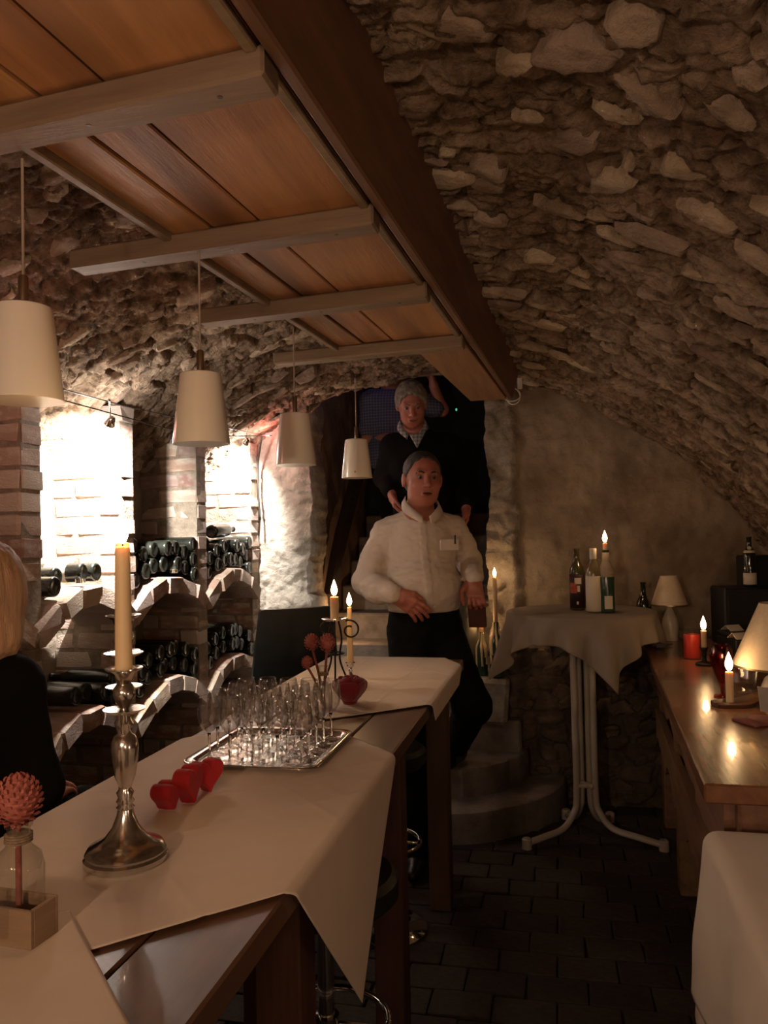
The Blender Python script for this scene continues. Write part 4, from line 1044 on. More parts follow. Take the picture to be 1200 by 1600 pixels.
# ================================================================== right table
RZ = .92
rt = thing('long_side_table', 'long varnished wooden table with rustic boards along the right wall', 'table', (.75, 3.15, 0))
ro = Vector((.75, 3.15, 0))
def rl(v): return .302 + .04 * (v - 1.92)
bm = bmesh.new(); vv = []
for z in (RZ - .045, RZ):
    for (x, v) in ((rl(1.925), 1.925), (1.16, 1.925), (1.16, 4.42), (rl(4.42), 4.42)): vv.append(bm.verts.new(Vector((x, v, z)) - ro))
for f in ((3, 2, 1, 0), (4, 5, 6, 7), (0, 1, 5, 4), (1, 2, 6, 5), (2, 3, 7, 6), (3, 0, 4, 7)): bm.faces.new([vv[i] for i in f])
bmesh.ops.bevel(bm, geom=list(bm.edges), offset=.004, segments=1, affect='EDGES')
me = bpy.data.meshes.new('tabletop'); bm.to_mesh(me); bm.free(); obj('tabletop', me, M_RTOP, rt)
def wavy_board(v0, v1, z0, z1, x0, th, amp, seed, name='apron_board'):
    n = 24; rr = np.linspace(v0, v1, n); lo = z0 + amp * fbm(rr * 5, rr * 0, oct=3, seed=seed)
    L_ = []
    for k, v in enumerate(rr):
        x = rl(v) + x0; L_.append([(x - ro.x, v - ro.y, lo[k]), (x + th - ro.x, v - ro.y, lo[k]), (x + th - ro.x, v - ro.y, z1), (x - ro.x, v - ro.y, z1)])
    return obj(name, loft(L_), M_RWOOD, rt)
wavy_board(2.0, 4.36, .70, .872, .05, .03, .05, 101)
wavy_board(2.1, 3.2, .40, .60, .055, .03, .09, 103, 'rail_board'); wavy_board(3.25, 4.3, .42, .58, .055, .03, .09, 104, 'rail_board')
for v in (2.02, 2.75, 3.5, 4.25):
    for x in (rl(v) + .075, 1.02): obj('leg', box(x - ro.x, x + .09 - ro.x, v - .05 - ro.y, v + .05 - ro.y, 0, RZ - .046, .006, .003), M_RWOOD, rt)
obj('end_board', box(rl(2) + .09 - ro.x, 1.08 - ro.x, 1.985 - ro.y, 2.01 - ro.y, .66, RZ - .046, .003), mat('grey_end_board', (0.20, 0.165, 0.125), rough=.7), rt)

# near candle on a carved wooden dish
q = on_z(1141, 1103, RZ)
ds = thing('wooden_dish', 'dark leaf-shaped wooden dish with a candle stuck on it', 'dish', (q.x, q.y, RZ + .001), YAW + .12)
L_ = []
for k in range(13):
    t = k / 12; w = .045 * math.sin(math.pi * (.12 + .76 * t)) ** .6; x = -.055 + .165 * t; lift = .03 * max(t - .55, 0) ** 1.3 * 2
    L_.append([(x, -w, .010 + lift), (x, -w * .9, lift), (x, w * .9, lift), (x, w, .010 + lift), (x, w * .8, .016 + lift), (x, 0, .011 + lift), (x, -w * .8, .016 + lift)])
obj('dish_body', loft(L_), mat('dark_carved_wood', (0.13, 0.06, 0.03), (0.07, 0.03, 0.015), rough=.4), ds, smooth=True, sharp=50)
candle('candle', (q.x, q.y, RZ + .012), .0125, .098, 'lit candle on the leaf-shaped wooden dish, right foreground', power=1.0, m=M_WAX, flame=1.35)
q = on_z(1101, 1039, RZ)
st_ = thing('candlestick', 'small black candlestick in front of the red candle jar', 'candlestick', (q.x, q.y, RZ + .001))
obj('foot', lathe([(.036, 0), (.038, .004), (.030, .010), (.012, .016), (.008, .03)], 24), M_IRON, st_, smooth=True, sharp=40)
obj('cup', lathe([(.008, .03), (.011, .042), (.008, .05), (.014, .062), (.019, .074), (.017, .075), (.0115, .073), (.0115, .064)], 20), M_IRON, st_, smooth=True)
candle('candle', (q.x, q.y, RZ + .066), .0115, .078, 'lit candle in the small black candlestick by the red jar', power=1.5, flame=1.3)
q = on_z(1083, 1030, RZ)
rj = thing('candle_jar', 'red candle in a clear glass jar at the back of the right table', 'candle', (q.x - .0, q.y + .02, RZ + .001))
obj('red_wax', lathe([(.0005, .003), (.034, .003), (.036, .008), (.036, .098), (.033, .108), (.0005, .112)], 24), mat('red_wax', (0.72, 0.06, 0.04), (0.62, 0.045, 0.03), rough=.4, sss=.4), rj, smooth=True, sharp=50)
obj('jar_glass', lathe([(.0005, .0005), (.036, .0005), (.039, .004), (.039, .128), (.0375, .128), (.0375, .11)], 28), M_JAR, rj, smooth=True, sharp=50)
# red tulip-shaped glass
q = on_z(1136, 1094, RZ)
tg = thing('red_goblet', 'tall red tulip-shaped glass behind the candle on the dish', 'glass', (q.x - .004, q.y + .055, RZ + .001))
M_REDGLASS = glassmat('red_glass', (0.80, 0.27, 0.20), 0.5)
obj('foot', lathe([(.0005, .001), (.028, .001), (.029, .003), (.008, .008), (.005, .014)], 24), M_REDGLASS, tg, smooth=True)
obj('bowl', lathe([(.005, .014), (.009, .04), (.022, .075), (.036, .115), (.040, .14), (.036, .165), (.027, .18), (.026, .18), (.034, .164), (.038, .14), (.034, .116), (.02, .077), (.004, .045)], 28), M_REDGLASS, tg, smooth=True)
# cut-glass bowl beside it
q = on_z(1168, 1092, RZ)
cg = thing('crystal_bowl', 'small cut-crystal bowl under the near lampshade', 'bowl', (q.x + .01, q.y + .1, RZ + .001))
V, F = lathe([(.0005, .001), (.026, .001), (.03, .012), (.044, .04), (.050, .075), (.046, .10), (.044, .10), (.047, .075), (.040, .042), (.0005, .014)], 12)
obj('crystal', (V, F), M_GLASS, cg)
# near table lamp
def table_lamp(loc, r1, r0, hs, zs, label, group=None, base_h=None):
    t = thing('table_lamp', label, 'lamp', loc, 0, group)
    obj('lamp_base', lathe([(.0005, 0), (r1 * .42, 0), (r1 * .44, .006), (r1 * .40, .02), (r1 * .47, zs * .38), (r1 * .40, zs * .62), (r1 * .20, zs * .86), (r1 * .12, zs * .96), (.008, zs)], 28), M_CERAMIC, t, smooth=True, sharp=60)
    obj('socket', lathe([(.008, zs), (.012, zs + .004), (.012, zs + .05), (.006, zs + .055)], 12), M_BRASS, t, smooth=True, sharp=40)
    obj('lamp_shade', lathe([(r1, zs), (r0, zs + hs), (r0 - .003, zs + hs), (r1 - .003, zs), ], 40), M_SHADE, t, smooth=True, sharp=40)
    obj('shade_rim', join(lathe([(r1 + .0015, zs - .002), (r1 + .0015, zs + .004), (r1 - .004, zs + .004), (r1 - .004, zs - .002)], 40)), M_BRASS, t, smooth=True, sharp=40)
    return t
p = at(1228, 1040, 2.62); table_lamp((p.x, p.y, RZ + .001), .165, .075, .205, p.z - RZ, 'large cream-shaded table lamp cut by the right edge of the picture')
q = on_z(1047, 1000, RZ); table_lamp((q.x, q.y - .02, RZ + .001), .092, .042, .150, .183, 'small cream-shaded lamp at the far end of the right table')
q = on_z(1014, 1002, RZ); bottle((q.x - .02, min(q.y, 4.36), RZ + .001), 'dark labelled wine bottle left of the small far lamp', M_BOTTLE, lab=(.03, .10), lab_m=M_LABEL)
# loudspeaker with a bottle, second speaker
sk = thing('loudspeaker', 'black loudspeaker box carrying a wine bottle, far right', 'loudspeaker', (.86, 4.19, RZ + .001), YAW - .1)
obj('cabinet', box(-.115, .14, -.1, .12, 0, .285, .008), M_BLACK, sk); obj('grille', box(-.10, .12, -.108, -.101, .015, .27, .003), mat('speaker_grille', (0.018, 0.016, 0.016), scale=200, rough=.8, bump=.5, bscale=400), sk)
bottle((.895, 4.165, RZ + .2875), 'dark wine bottle with cream labels standing on the black loudspeaker', M_BOTTLE, sc=.80, lab=(.015, .085), lab_m=M_LABEL)
for o_ in [c for c in bpy.data.objects if c.type == 'EMPTY' and c.get('label', '').startswith('dark wine bottle with cream')]:
    obj('neck_label', lathe([(.0325 * .8 + .0012, .206 * .8), (.0258 * .8 + .0012, .222 * .8)], 20), M_LABEL, o_, smooth=True)
    obj('seal', xform(lathe([(.0005, 0), (.010, 0), (.010, .002), (.0005, .002)], 16), Matrix.Translation((-.004, -.0195, .188)) @ Matrix.Rotation(math.radians(62), 4, 'X')), M_LABEL, o_)
s2 = thing('loudspeaker', 'taller dark loudspeaker at the right edge behind the bottle', 'loudspeaker', (.985, 4.40, RZ + .001), YAW)
obj('cabinet', box(-.08, .085, -.06, .08, 0, .43, .008), M_BLACK, s2); obj('grille', box(-.07, .075, -.068, -.061, .02, .41, .003), MATS['speaker_grille'], s2)
# cards
def card(px, py, w, h, label, rz, lean=.5, z=RZ):
    q = on_z(px, py, z); t = thing('folded_card', label, 'card', (q.x, q.y, z + .001), rz, 'white cards on the right table')
    obj('card_leaf', xform(box(-w / 2, w / 2, -.0006, .0006, 0, h), Matrix.Rotation(-lean, 4, 'X')), M_PAPER, t)
    obj('card_leaf', xform(box(-w / 2, w / 2, -.0006, .0006, 0, h), Matrix.Translation((0, 2 * h * math.sin(lean), 0)) @ Matrix.Rotation(lean, 4, 'X')), M_PAPER, t)
    return t
cs = thing('black_case', 'low black case carrying two white cards in front of the loudspeaker', 'case', (.86, 3.86, RZ + .001), YAW)
obj('case_body', box(-.15, .15, -.10, .10, 0, .085, .006), M_BLACK, cs); obj('lid', box(-.152, .152, -.102, .102, .087, .105, .005), M_BLACK, cs); obj('clasp', box(-.02, .02, -.106, -.1025, .07, .10, .002), M_CHROME, cs)
card(1152, 986, .075, .04, 'small white folded card lying farther back on the low black case', YAW + .3, .95, RZ + .106)
card(1166, 999, .09, .04, 'white folded card at the front of the low black case', YAW + .2, .95, RZ + .106)
nk = thing('napkin', 'folded dusky pink napkin at the right edge of the table', 'napkin', tuple(on_z(1188, 1128, RZ + .001)), .5)
L_ = []
for k in range(9):
    t = k / 8; x = -.06 + .14 * t
    L_.append([(x, -.05 + .004 * math.sin(9 * t), 0), (x, .05, 0), (x, .048, .006 + .005 * math.sin(14 * t)), (x, 0, .012 + .006 * math.sin(11 * t + 1)), (x, -.048, .007 + .005 * math.sin(12 * t))])
obj('napkin_fold', loft(L_), mat('dusky_pink_cloth', (0.34, 0.13, 0.10), (0.26, 0.09, 0.07), rough=.9), nk, smooth=True)
q = on_z(1192, 1122, RZ)
mc = thing('menu_card', 'upright white menu card leaning at the right edge of the table', 'card', (q.x + .035, q.y + .01, RZ + .014), YAW + .35)
obj('card_leaf', xform(box(-.05, .05, -.0008, .0008, 0, .075), Matrix.Rotation(-.35, 4, 'X') @ Matrix.Rotation(.2, 4, 'Y')), M_PAPER, mc)
# cable with an in-line switch hanging in front of the table end
P = [Vector((.62, 1.915, .93)), Vector((.55, 1.905, .90)), Vector((.50, 1.90, .87)), Vector((.445, 1.90, .83)), Vector((.405, 1.90, .795)), Vector((.37, 1.90, .762))]
cb = thing('lamp_cable', 'grey lamp cable with an in-line switch across the table end', 'cable', P[0])
obj('cord', tube([p - P[0] for p in P], .0035, 8, 5), mat('grey_cable', (0.36, 0.32, 0.27), rough=.5), cb, smooth=True)
d = (P[5] - P[3]).normalized(); M = Matrix.Translation(P[4] - P[0]) @ d.to_track_quat('Z', 'Y').to_matrix().to_4x4()
obj('switch', xform(box(-.012, .012, -.009, .009, -.032, .032, .005), M), MATS['grey_cable'], cb)

# white-clothed table, bottom right
WT = thing('small_table', 'small square table beneath the white cloth, bottom right', 'table', (.79, 1.45, 0))
WX0, WX1, WY0, WY1, WZ = .315, 1.10, .75, 1.835, .84
obj('tabletop', box(WX0 - .79, WX1 - .79, WY0 - 1.45, WY1 - 1.45, WZ - .03, WZ, .004), M_RWOOD, WT)
for x in (WX0 + .03, WX1 - .03):
    for v in (WY0 + .04, WY1 - .04): obj('leg', box(x - .025 - .79, x + .025 - .79, v - .025 - 1.45, v + .025 - 1.45, 0, WZ - .03, .004), M_WHITEPAINT, WT)
n = 150; hang = .36
a = np.linspace(WX0 - hang, WX1 + .3, n); b = np.linspace(WY0 - .05, WY1 + hang, n)
A, B = np.meshgrid(a, b, indexing='ij')
ox = np.clip(WX0 - A, 0, None); oy = np.clip(B - WY1, 0, None); o2 = np.clip(A - WX1, 0, None)
ov = np.hypot(np.maximum(ox, o2), oy); 
crn = np.minimum(np.maximum(ox, o2), oy)
r = .03
def arcd(q): 
    t = np.clip(q / r, 0, math.pi / 2); return r * np.sin(t) + .08 * np.clip(q - r * 1.57, 0, None), r * (1 - np.cos(t)) + np.clip(q - r * 1.57, 0, None)
dd, dz = arcd(ov)
ux = np.where(ov > 1e-9, np.maximum(ox, o2) / np.maximum(ov, 1e-9), 0); uy = np.where(ov > 1e-9, oy / np.maximum(ov, 1e-9), 0)
w = .010 * np.sin(B * 14 + 1) * np.clip(ov * 4, 0, 1) + .02 * np.sin(A * 22) * np.clip(oy * 4, 0, 1)
X = np.clip(A, WX0, WX1) + np.where(ox > 0, -1, 1) * ux * (dd + w); Y = np.minimum(B, WY1) + uy * (dd + w)
Zz = WZ + .004 - dz + .002 * fbm(A * 5, B * 5, seed=97) * (ov == 0)
me, _ = grid_mesh('tablecloth', np.stack([X, Y, Zz], -1)); o = link('tablecloth', me, M_CLOTH3, smooth=True)
s = o.modifiers.new('thickness', 'SOLIDIFY'); s.thickness = .002; s.offset = 1
tag(o, 'white tablecloth with long hanging sides, bottom right corner', 'tablecloth')

# wax-covered bottles with candles in the corner of the stair
def wax_bottle(x, y, z, label, h, power, flame=1.1, bh=1.0, cr=.012):
    t = bottle((x, y, z), label, M_GREEN, sc=bh)
    rr = random.Random(int(x * 1000)); 
    for k in range(7):
        a = rr.uniform(0, 6.28); z1 = .30 * bh; z0 = rr.uniform(.03, .16) * bh
        P = [(.0165 * bh * math.cos(a), .0165 * bh * math.sin(a), z1), (.017 * bh * math.cos(a), .017 * bh * math.sin(a), .25 * bh), (.039 * bh * math.cos(a + .1), .039 * bh * math.sin(a + .1), .19 * bh), (.040 * bh * math.cos(a + .2), .040 * bh * math.sin(a + .2), z0)]
        obj('wax_run', tube(P, [.004, .006, .008, .005], 6, 4), M_WAX, t, smooth=True)
    candle('candle', (x, y, z + .299 * bh), cr, h, label.replace('bottle covered in wax runs', 'candle burning on the wax-covered bottle'), power=power, flame=flame)
wax_bottle(-.362, 4.42, .70, 'green bottle covered in wax runs, on the ledge right of the stair', .25, 1.0)
wax_bottle(-.445, 4.46, .70, 'green bottle covered in wax runs, left on the stair ledge behind the menu', .03, .9, bh=.8)
# cable coil on the beam end
cl = [(.045 * math.cos(a) - .0, .02 * math.sin(2 * a) * .3, .035 * math.sin(a) - .03) for a in [k * 2 * math.pi / 20 for k in range(21)]]
q = at(800, 608, 4.25)
co = thing('cable_coil', 'coil of white cable hanging from the end of the wooden panel', 'cable', q, YAW)
obj('cable_turn', tube(cl, .0032, 6, 2), M_PAPER, co, smooth=True)
obj('cable_turn', tube([(p[0] * .8 + .008, p[1] + .008, p[2] * 1.25) for p in cl], .0032, 6, 2), M_PAPER, co, smooth=True)
obj('clip', box(.03, .055, -.01, .01, .0, .06, .003), M_PAPER, co)

for px, py, lb in ((687, 626, 'left of two tiny green dots of light in the dark doorway'), (713, 640, 'right of two tiny green dots of light in the dark doorway')):
    o = obj('green_dot', lathe([(.0005, -.011), (.006, -.006), (.007, 0), (.006, .006), (.0005, .011)], 10), emat('green_light', (.12, .75, .5), .45), None, smooth=True)  # dots of green light, built as made-up hanging bulbs
    o.location = at(px, py, 5.9); tag(o, lb, 'light', 'green lights in the doorway')
    obj('lead', tube([(0, 0, .01), (0, .0, 3.13 - o.location.z)], .0015, 6), M_BLACK, o)
# ================================================================== people
def smin(a, b, k):
    if k <= 0: return np.minimum(a, b)
    h = np.clip(.5 + .5 * (b - a) / k, 0, 1); return a * h + b * (1 - h) - k * h * (1 - h)
def smax(a, b, k): return -smin(-a, -b, k)
class Sdf:
    # solid figures from smoothly blended tapered limbs and ellipsoids, meshed as one closed surface
    def __init__(s): s.p = []
    def cap(s, a, b, ra, rb=None, k=.03): s.p.append(('c', Vector(a), Vector(b), ra, ra if rb is None else rb, k)); return s
    def chain(s, pts, rad, k=.03):
        for i in range(len(pts) - 1): s.cap(pts[i], pts[i + 1], rad[i], rad[i + 1], k)
        return s
    def ell(s, c, r, B=None, k=.03, sub=False): s.p.append(('s' if sub else 'e', Vector(c), r, B, k)); return s
    def fn(s, f): s.p.append(('f', f)); return s
    def build(s, name, h, m, parent, base):
        lo = np.full(3, 1e9); hi = -lo
        for q in s.p:
            if q[0] == 'c':
                r = max(q[3], q[4])
                for v in (q[1], q[2]): lo = np.minimum(lo, np.array(v) - r); hi = np.maximum(hi, np.array(v) + r)
            elif q[0] == 'e': r = max(q[2]); lo = np.minimum(lo, np.array(q[1]) - r); hi = np.maximum(hi, np.array(q[1]) + r)
        lo -= 4 * h; hi += 4 * h
        n = np.ceil((hi - lo) / h).astype(int) + 1
        ax = [(lo[i] + h * np.arange(n[i])).astype(np.float32) for i in range(3)]
        d = np.full(n, 1.0, np.float32)
        for q in s.p:
            if q[0] == 'f':
                d = q[1](d, ax[0][:, None, None], ax[1][None, :, None], ax[2][None, None, :]).astype(np.float32); continue
            if q[0] == 'c': r = max(q[3], q[4]); k = q[5]; l0 = np.minimum(q[1], q[2]) - r; h0 = np.maximum(q[1], q[2]) + r
            else: r = max(q[2]); k = q[4]; l0 = np.array(q[1]) - r; h0 = np.array(q[1]) + r
            i0 = np.maximum(((l0 - k - 3 * h - lo) / h).astype(int), 0); i1 = np.minimum(((h0 + k + 3 * h - lo) / h).astype(int) + 2, n)
            sl = tuple(slice(i0[i], i1[i]) for i in range(3))
            x, y, z = ax[0][sl[0]][:, None, None], ax[1][sl[1]][None, :, None], ax[2][sl[2]][None, None, :]
            if q[0] == 'c':
                a, b = q[1], q[2]; ab = b - a; L2 = max(ab.length_squared, 1e-9)
                t = np.clip(((x - a.x) * ab.x + (y - a.y) * ab.y + (z - a.z) * ab.z) / L2, 0, 1)
                e = np.sqrt((x - a.x - t * ab.x) ** 2 + (y - a.y - t * ab.y) ** 2 + (z - a.z - t * ab.z) ** 2) - (q[3] + (q[4] - q[3]) * t)
            else:
                c = q[1]; X, Y, Z = x - c.x, y - c.y, z - c.z
                if q[3] is not None:
                    B = q[3]; X, Y, Z = [B[i][0] * X + B[i][1] * Y + B[i][2] * Z for i in range(3)]
                rx, ry, rz = q[2]
                k0 = np.sqrt((X / rx) ** 2 + (Y / ry) ** 2 + (Z / rz) ** 2); k1 = np.sqrt((X / rx ** 2) ** 2 + (Y / ry ** 2) ** 2 + (Z / rz ** 2) ** 2) + 1e-6
                e = k0 * (k0 - 1) / k1
            d[sl] = smax(d[sl], -e, k) if q[0] == 's' else smin(d[sl], e, k)
        V, Q = surface_nets(d, lo, h); V = V - np.array(base)
        me = bpy.data.meshes.new(name)
        me.vertices.add(len(V)); me.vertices.foreach_set('co', V.astype(np.float32).ravel())
        me.loops.add(Q.size); me.loops.foreach_set('vertex_index', Q.astype(np.int32).ravel())
        me.polygons.add(len(Q)); me.polygons.foreach_set('loop_start', np.arange(0, Q.size, 4, dtype=np.int32))
        me.update(calc_edges=True); me.validate()
        return link(name, me, m, parent, smooth=True)
def surface_nets(d, lo, h):
    ins = d < 0; n = np.array(d.shape)
    c = np.zeros(n - 1, np.int8)
    for i in (0, 1):
        for j in (0, 1):
            for k in (0, 1): c += ins[i:n[0] - 1 + i, j:n[1] - 1 + j, k:n[2] - 1 + k]
    cells = np.argwhere((c > 0) & (c < 8)); ids = np.full(n - 1, -1, np.int64); ids[tuple(cells.T)] = np.arange(len(cells))
    acc = np.zeros((len(cells), 3)); cnt = np.zeros(len(cells))
    off = [(i, j, k) for i in (0, 1) for j in (0, 1) for k in (0, 1)]
    for a in off:
        for ax in range(3):
            if a[ax]: continue
            b = list(a); b[ax] = 1
            da = d[cells[:, 0] + a[0], cells[:, 1] + a[1], cells[:, 2] + a[2]]; db = d[cells[:, 0] + b[0], cells[:, 1] + b[1], cells[:, 2] + b[2]]
            m = (da < 0) != (db < 0); t = np.where(m, da / np.where(m, da - db, 1), 0)
            p = np.array(a, float)[None, :].repeat(len(cells), 0); p[:, ax] += t
            acc += p * m[:, None]; cnt += m
    V = lo + h * (cells + acc / cnt[:, None])
    Q = []
    for ax in range(3):
        u, v = (ax + 1) % 3, (ax + 2) % 3
        s0 = [slice(None)] * 3; s1 = [slice(None)] * 3; s0[ax] = slice(0, -1); s1[ax] = slice(1, None)
        A, B = ins[tuple(s0)], ins[tuple(s1)]
        e = np.argwhere(A != B); e = e[(e[:, u] > 0) & (e[:, v] > 0) & (e[:, u] < n[u] - 1) & (e[:, v] < n[v] - 1)]
        fl = A[tuple(e.T)]
        def cid(du, dv):
            q = e.copy(); q[:, u] -= du; q[:, v] -= dv; return ids[tuple(q.T)]
        q = np.stack([cid(1, 1), cid(0, 1), cid(0, 0), cid(1, 0)], 1)
        q[~fl] = q[~fl][:, ::-1]; Q.append(q)
    Q = np.concatenate(Q); Q = Q[(Q >= 0).all(1)]
    return V, Q
def basis(f, roll=0.0):
    z = Vector(f).normalized(); x = Vector((0, 0, 1)).cross(z).normalized(); y = z.cross(x)
    if roll:
        x, y = x * math.cos(roll) + y * math.sin(roll), y * math.cos(roll) - x * math.sin(roll)
    return x, y, z
def head_prims(S, c, f, sc=1.0, neck=None, roll=0.0, nr=(.056, .066)):
    x, y, z = basis(f, roll); B = (tuple(x), tuple(y), tuple(z)); L = lambda a, b, q: Vector(c) + (x * a + y * b + z * q) * sc
    R = lambda *r: tuple(v * sc for v in r)
    S.ell(L(0, .035, -.012), R(.078, .085, .098), B, .01)
    S.ell(L(0, -.03, .022), R(.067, .085, .072), B, .03)
    S.ell(L(0, -.072, .026), R(.056, .044, .054), B, .03)
    S.ell(L(0, -.098, .058), R(.022, .018, .018), B, .02)
    for s in (-1, 1):
        S.ell(L(s * .038, -.028, .058), R(.025, .024, .022), B, .025)
        S.ell(L(s * .081, -.004, -.008), R(.010, .033, .020), B, .006)
    S.cap(L(-.036, .030, .080), L(.036, .030, .080), .011 * sc, None, .015)
    for s in (-1, 1): S.ell(L(s * .031, .010, .098), R(.016, .010, .014), B, .012, sub=True)
    S.cap(L(0, .016, .087), L(0, -.022, .110), .008 * sc, .013 * sc, .01)
    for s in (-1, 1): S.ell(L(s * .012, -.027, .100), R(.009, .008, .010), B, .006)
    S.cap(L(-.018, -.054, .090), L(.018, -.054, .090), .006 * sc, None, .006)
    S.cap(L(-.015, -.067, .089), L(.015, -.067, .089), .007 * sc, None, .006)
    if neck is not None: S.cap(L(0, -.075, -.018), neck, nr[0] * sc, nr[1] * sc, .03)
    return L, B
def face_parts(L, B, parent, base, sc, brow_m, mouth_open=.004):
    b = Vector(base)
    def blob(name, p, r, m):
        me = bpy.data.meshes.new(name); bm = bmesh.new(); bmesh.ops.create_icosphere(bm, subdivisions=2, radius=1)
        M = Matrix((Vector(B[0]) * r[0], Vector(B[1]) * r[1], Vector(B[2]) * r[2])).transposed().to_4x4(); M.translation = p - b
        bmesh.ops.transform(bm, matrix=M, verts=bm.verts); bm.to_mesh(me); bm.free(); return obj(name, me, m, parent, smooth=True)
    for s in (-1, 1):
        e_ = blob('eye', L(s * .031, .009, .0775), [.0125 * sc] * 3, M_EYE)
        blob('iris', L(s * .031, .007, .0876), (.0056 * sc, .0056 * sc, .003 * sc), M_IRIS).parent = e_
        P = [L(s * .014, .026, .094), L(s * .030, .032, .093), L(s * .047, .026, .080)]
        obj('eyebrow', tube([p - b for p in P], [.0028 * sc, .0042 * sc, .002 * sc], 6, 4), brow_m, parent, smooth=True)
    blob('mouth', L(0, -.060, .0945), (.021 * sc, mouth_open * sc, .004 * sc), M_MOUTH)
    obj('lower_lip', tube([L(-.019, -.063, .0925) - b, L(0, -.0675, .0975) - b, L(.019, -.063, .0925) - b], [.002 * sc, .0042 * sc, .002 * sc], 6, 4), M_LIP, parent, smooth=True)
def hair_mesh(L, B, sc, parent, base, m, thick=.009, front=.027, nape=-.06, h=.005, rough_=.006, name='hair'):
    S = Sdf(); c = L(0, .035, -.012)
    S.ell(c, ((.078 + thick) * sc, (.085 + thick * 1.2) * sc, (.098 + thick) * sc), B, .01)
    S.ell(L(0, -.01, -.045), ((.068 + thick) * sc, (.06 + thick) * sc, (.055 + thick) * sc), B, .02)
    o = L(0, 0, 0)
    def cut(d, x, y, z):
        X, Y, Z = x - o.x, y - o.y, z - o.z
        lx, ly, lz = [(B[i][0] * X + B[i][1] * Y + B[i][2] * Z) / sc for i in range(3)]
        pl_ = (-.464 * ly + .886 * lz - front - .10 * np.maximum(np.abs(lx) - .045, 0) * (ly > .02)) * sc
        X3, Y3, Z3 = np.broadcast_arrays(lx, ly, lz); near = np.abs(d) < .03; d = d.copy()
        d[near] += rough_ * fbm(X3[near] * 42, Y3[near] * 30, Z3[near] * 42, oct=2, seed=77); pl_ = pl_ + .006 * np.sin(lx * 150 + 1) * np.sin(lx * 67)
        return smax(smax(d, pl_, .006), (nape - ly) * sc, .01)
    S.fn(cut); return S.build(name, h, m, parent, base)
def fingers(S, wrist, pdir, ndir, side, sc=1.0, curl=(.5, .55, .6, .65), thumb=True, spread=.10):
    # pdir: along the hand, ndir: out of the palm, side: towards the thumb
    p, n, s = [Vector(v).normalized() for v in (pdir, ndir, side)]
    palm = wrist + p * .05 * sc
    S.cap(wrist + p * .01 * sc, wrist + p * .045 * sc, .024 * sc, .026 * sc, .02)
    for q in (-1.3, -.45, .4, 1.25):
        S.cap(wrist + p * .03 * sc + s * q * .014 * sc, wrist + p * .088 * sc + s * q * .0205 * sc, .016 * sc, .0125 * sc, .012)
    lens = (.062, .076, .082, .074)     # little .. index
    for i, q in enumerate((-1.3, -.45, .4, 1.25)):
        a = wrist + p * .088 * sc + s * q * .0205 * sc; d = (p + s * q * spread).normalized(); ang = 0; r = .0096 * sc
        for j, fr in enumerate((.45, .31, .24)):
            ang += curl[i] * (1.0 if j else .7); dd = (d * math.cos(ang) + n * math.sin(ang)).normalized()
            b = a + dd * lens[i] * fr * sc; S.cap(a, b, r, r * .92, .003); a = b; r *= .92
    if thumb:
        a = wrist + p * .03 * sc + s * .026 * sc; b = a + (p * .75 + s * .6 + n * .3).normalized() * .042 * sc; c = b + (p * .9 + s * .15 + n * .45).normalized() * .032 * sc; e = c + (p * .9 - s * .1 + n * .5).normalized() * .024 * sc
        S.cap(a, b, .0155 * sc, .0115 * sc, .012); S.cap(b, c, .0112 * sc, .0100 * sc, .004); S.cap(c, e, .010 * sc, .0085 * sc, .003)
def shoe(name, ankle, toe_dir, parent, base, m=M_SHOE):
    t = Vector(toe_dir); t.z = 0; t.normalize(); g = Vector((ankle.x, ankle.y, ankle.z - .085)); S = Sdf()
    S.cap(ankle + Vector((0, 0, .0)), g + Vector((0, 0, .045)) - t * .02, .042, .042, .02); S.cap(g - t * .045 + Vector((0, 0, .036)), g + t * .10 + Vector((0, 0, .034)), .037, .040, .02)
    S.cap(g + t * .10 + Vector((0, 0, .032)), g + t * .175 + Vector((0, 0, .026)), .040, .026, .02)
    S.fn(lambda d, x, y, z: smax(d, (g.z + .0) - z + 0 * x + 0 * y, .002))
    return S.build(name, .006, m, parent, base)
def wrinkles(amp, seed, sx=9, sz=14):
    def f(d, x, y, z):
        X, Y, Z = np.broadcast_arrays(x, y, z); near = np.abs(d) < .04
        out = d.copy(); v = fbm(X[near] * sx + Z[near] * 5, Y[near] * sx, Z[near] * sz - X[near] * 6, oct=2, seed=seed)
        out[near] += amp * np.abs(v) * 1.6 - amp * .5; return out
    return f

def toward(p): v = CAM - Vector(p); v.z = 0; return v.normalized()

# ---- the man in the white shirt, coming down off the last step
base = Vector((-.62, 3.62, 0)); D = 3.72
man = thing('person', 'dark-haired man in white shirt and black trousers on the steps, holding a folder', 'person', base)
A_ = lambda px, py, d: at(px, py, d)
hc = A_(660, 749, 3.68); nb = A_(654, 806, 3.76)
shL, shR = A_(603, 834, 3.79), A_(707, 828, 3.83)
elL, wrL = A_(572, 909, 3.74), A_(613, 927, 3.56)
elR, wrR = A_(733, 878, 3.94), A_(740, 902, 3.70)
chest, belly, pelv = A_(656, 862, 3.78), A_(660, 918, 3.74), A_(664, 972, 3.80)
hipL, hipR = A_(640, 990, 3.80), A_(690, 988, 3.82)
knL = Vector((-.66, 3.50, .52)); anL = Vector((-.66, 3.56, .09))
knR = A_(738, 1102, 3.72); anR = Vector((-.56, 4.16, .30 + .088))
f = (toward(hc) + RT * .24 + Vector((0, 0, -.06)))
fb = (toward(chest) + RT * .15).normalized(); sx_ = Vector((0, 0, 1)).cross(fb).normalized(); BT_ = (tuple(sx_), (0, 0, 1), tuple(fb))
S = Sdf(); L, B = head_prims(S, hc, f, 1.06, nb, roll=-.03)
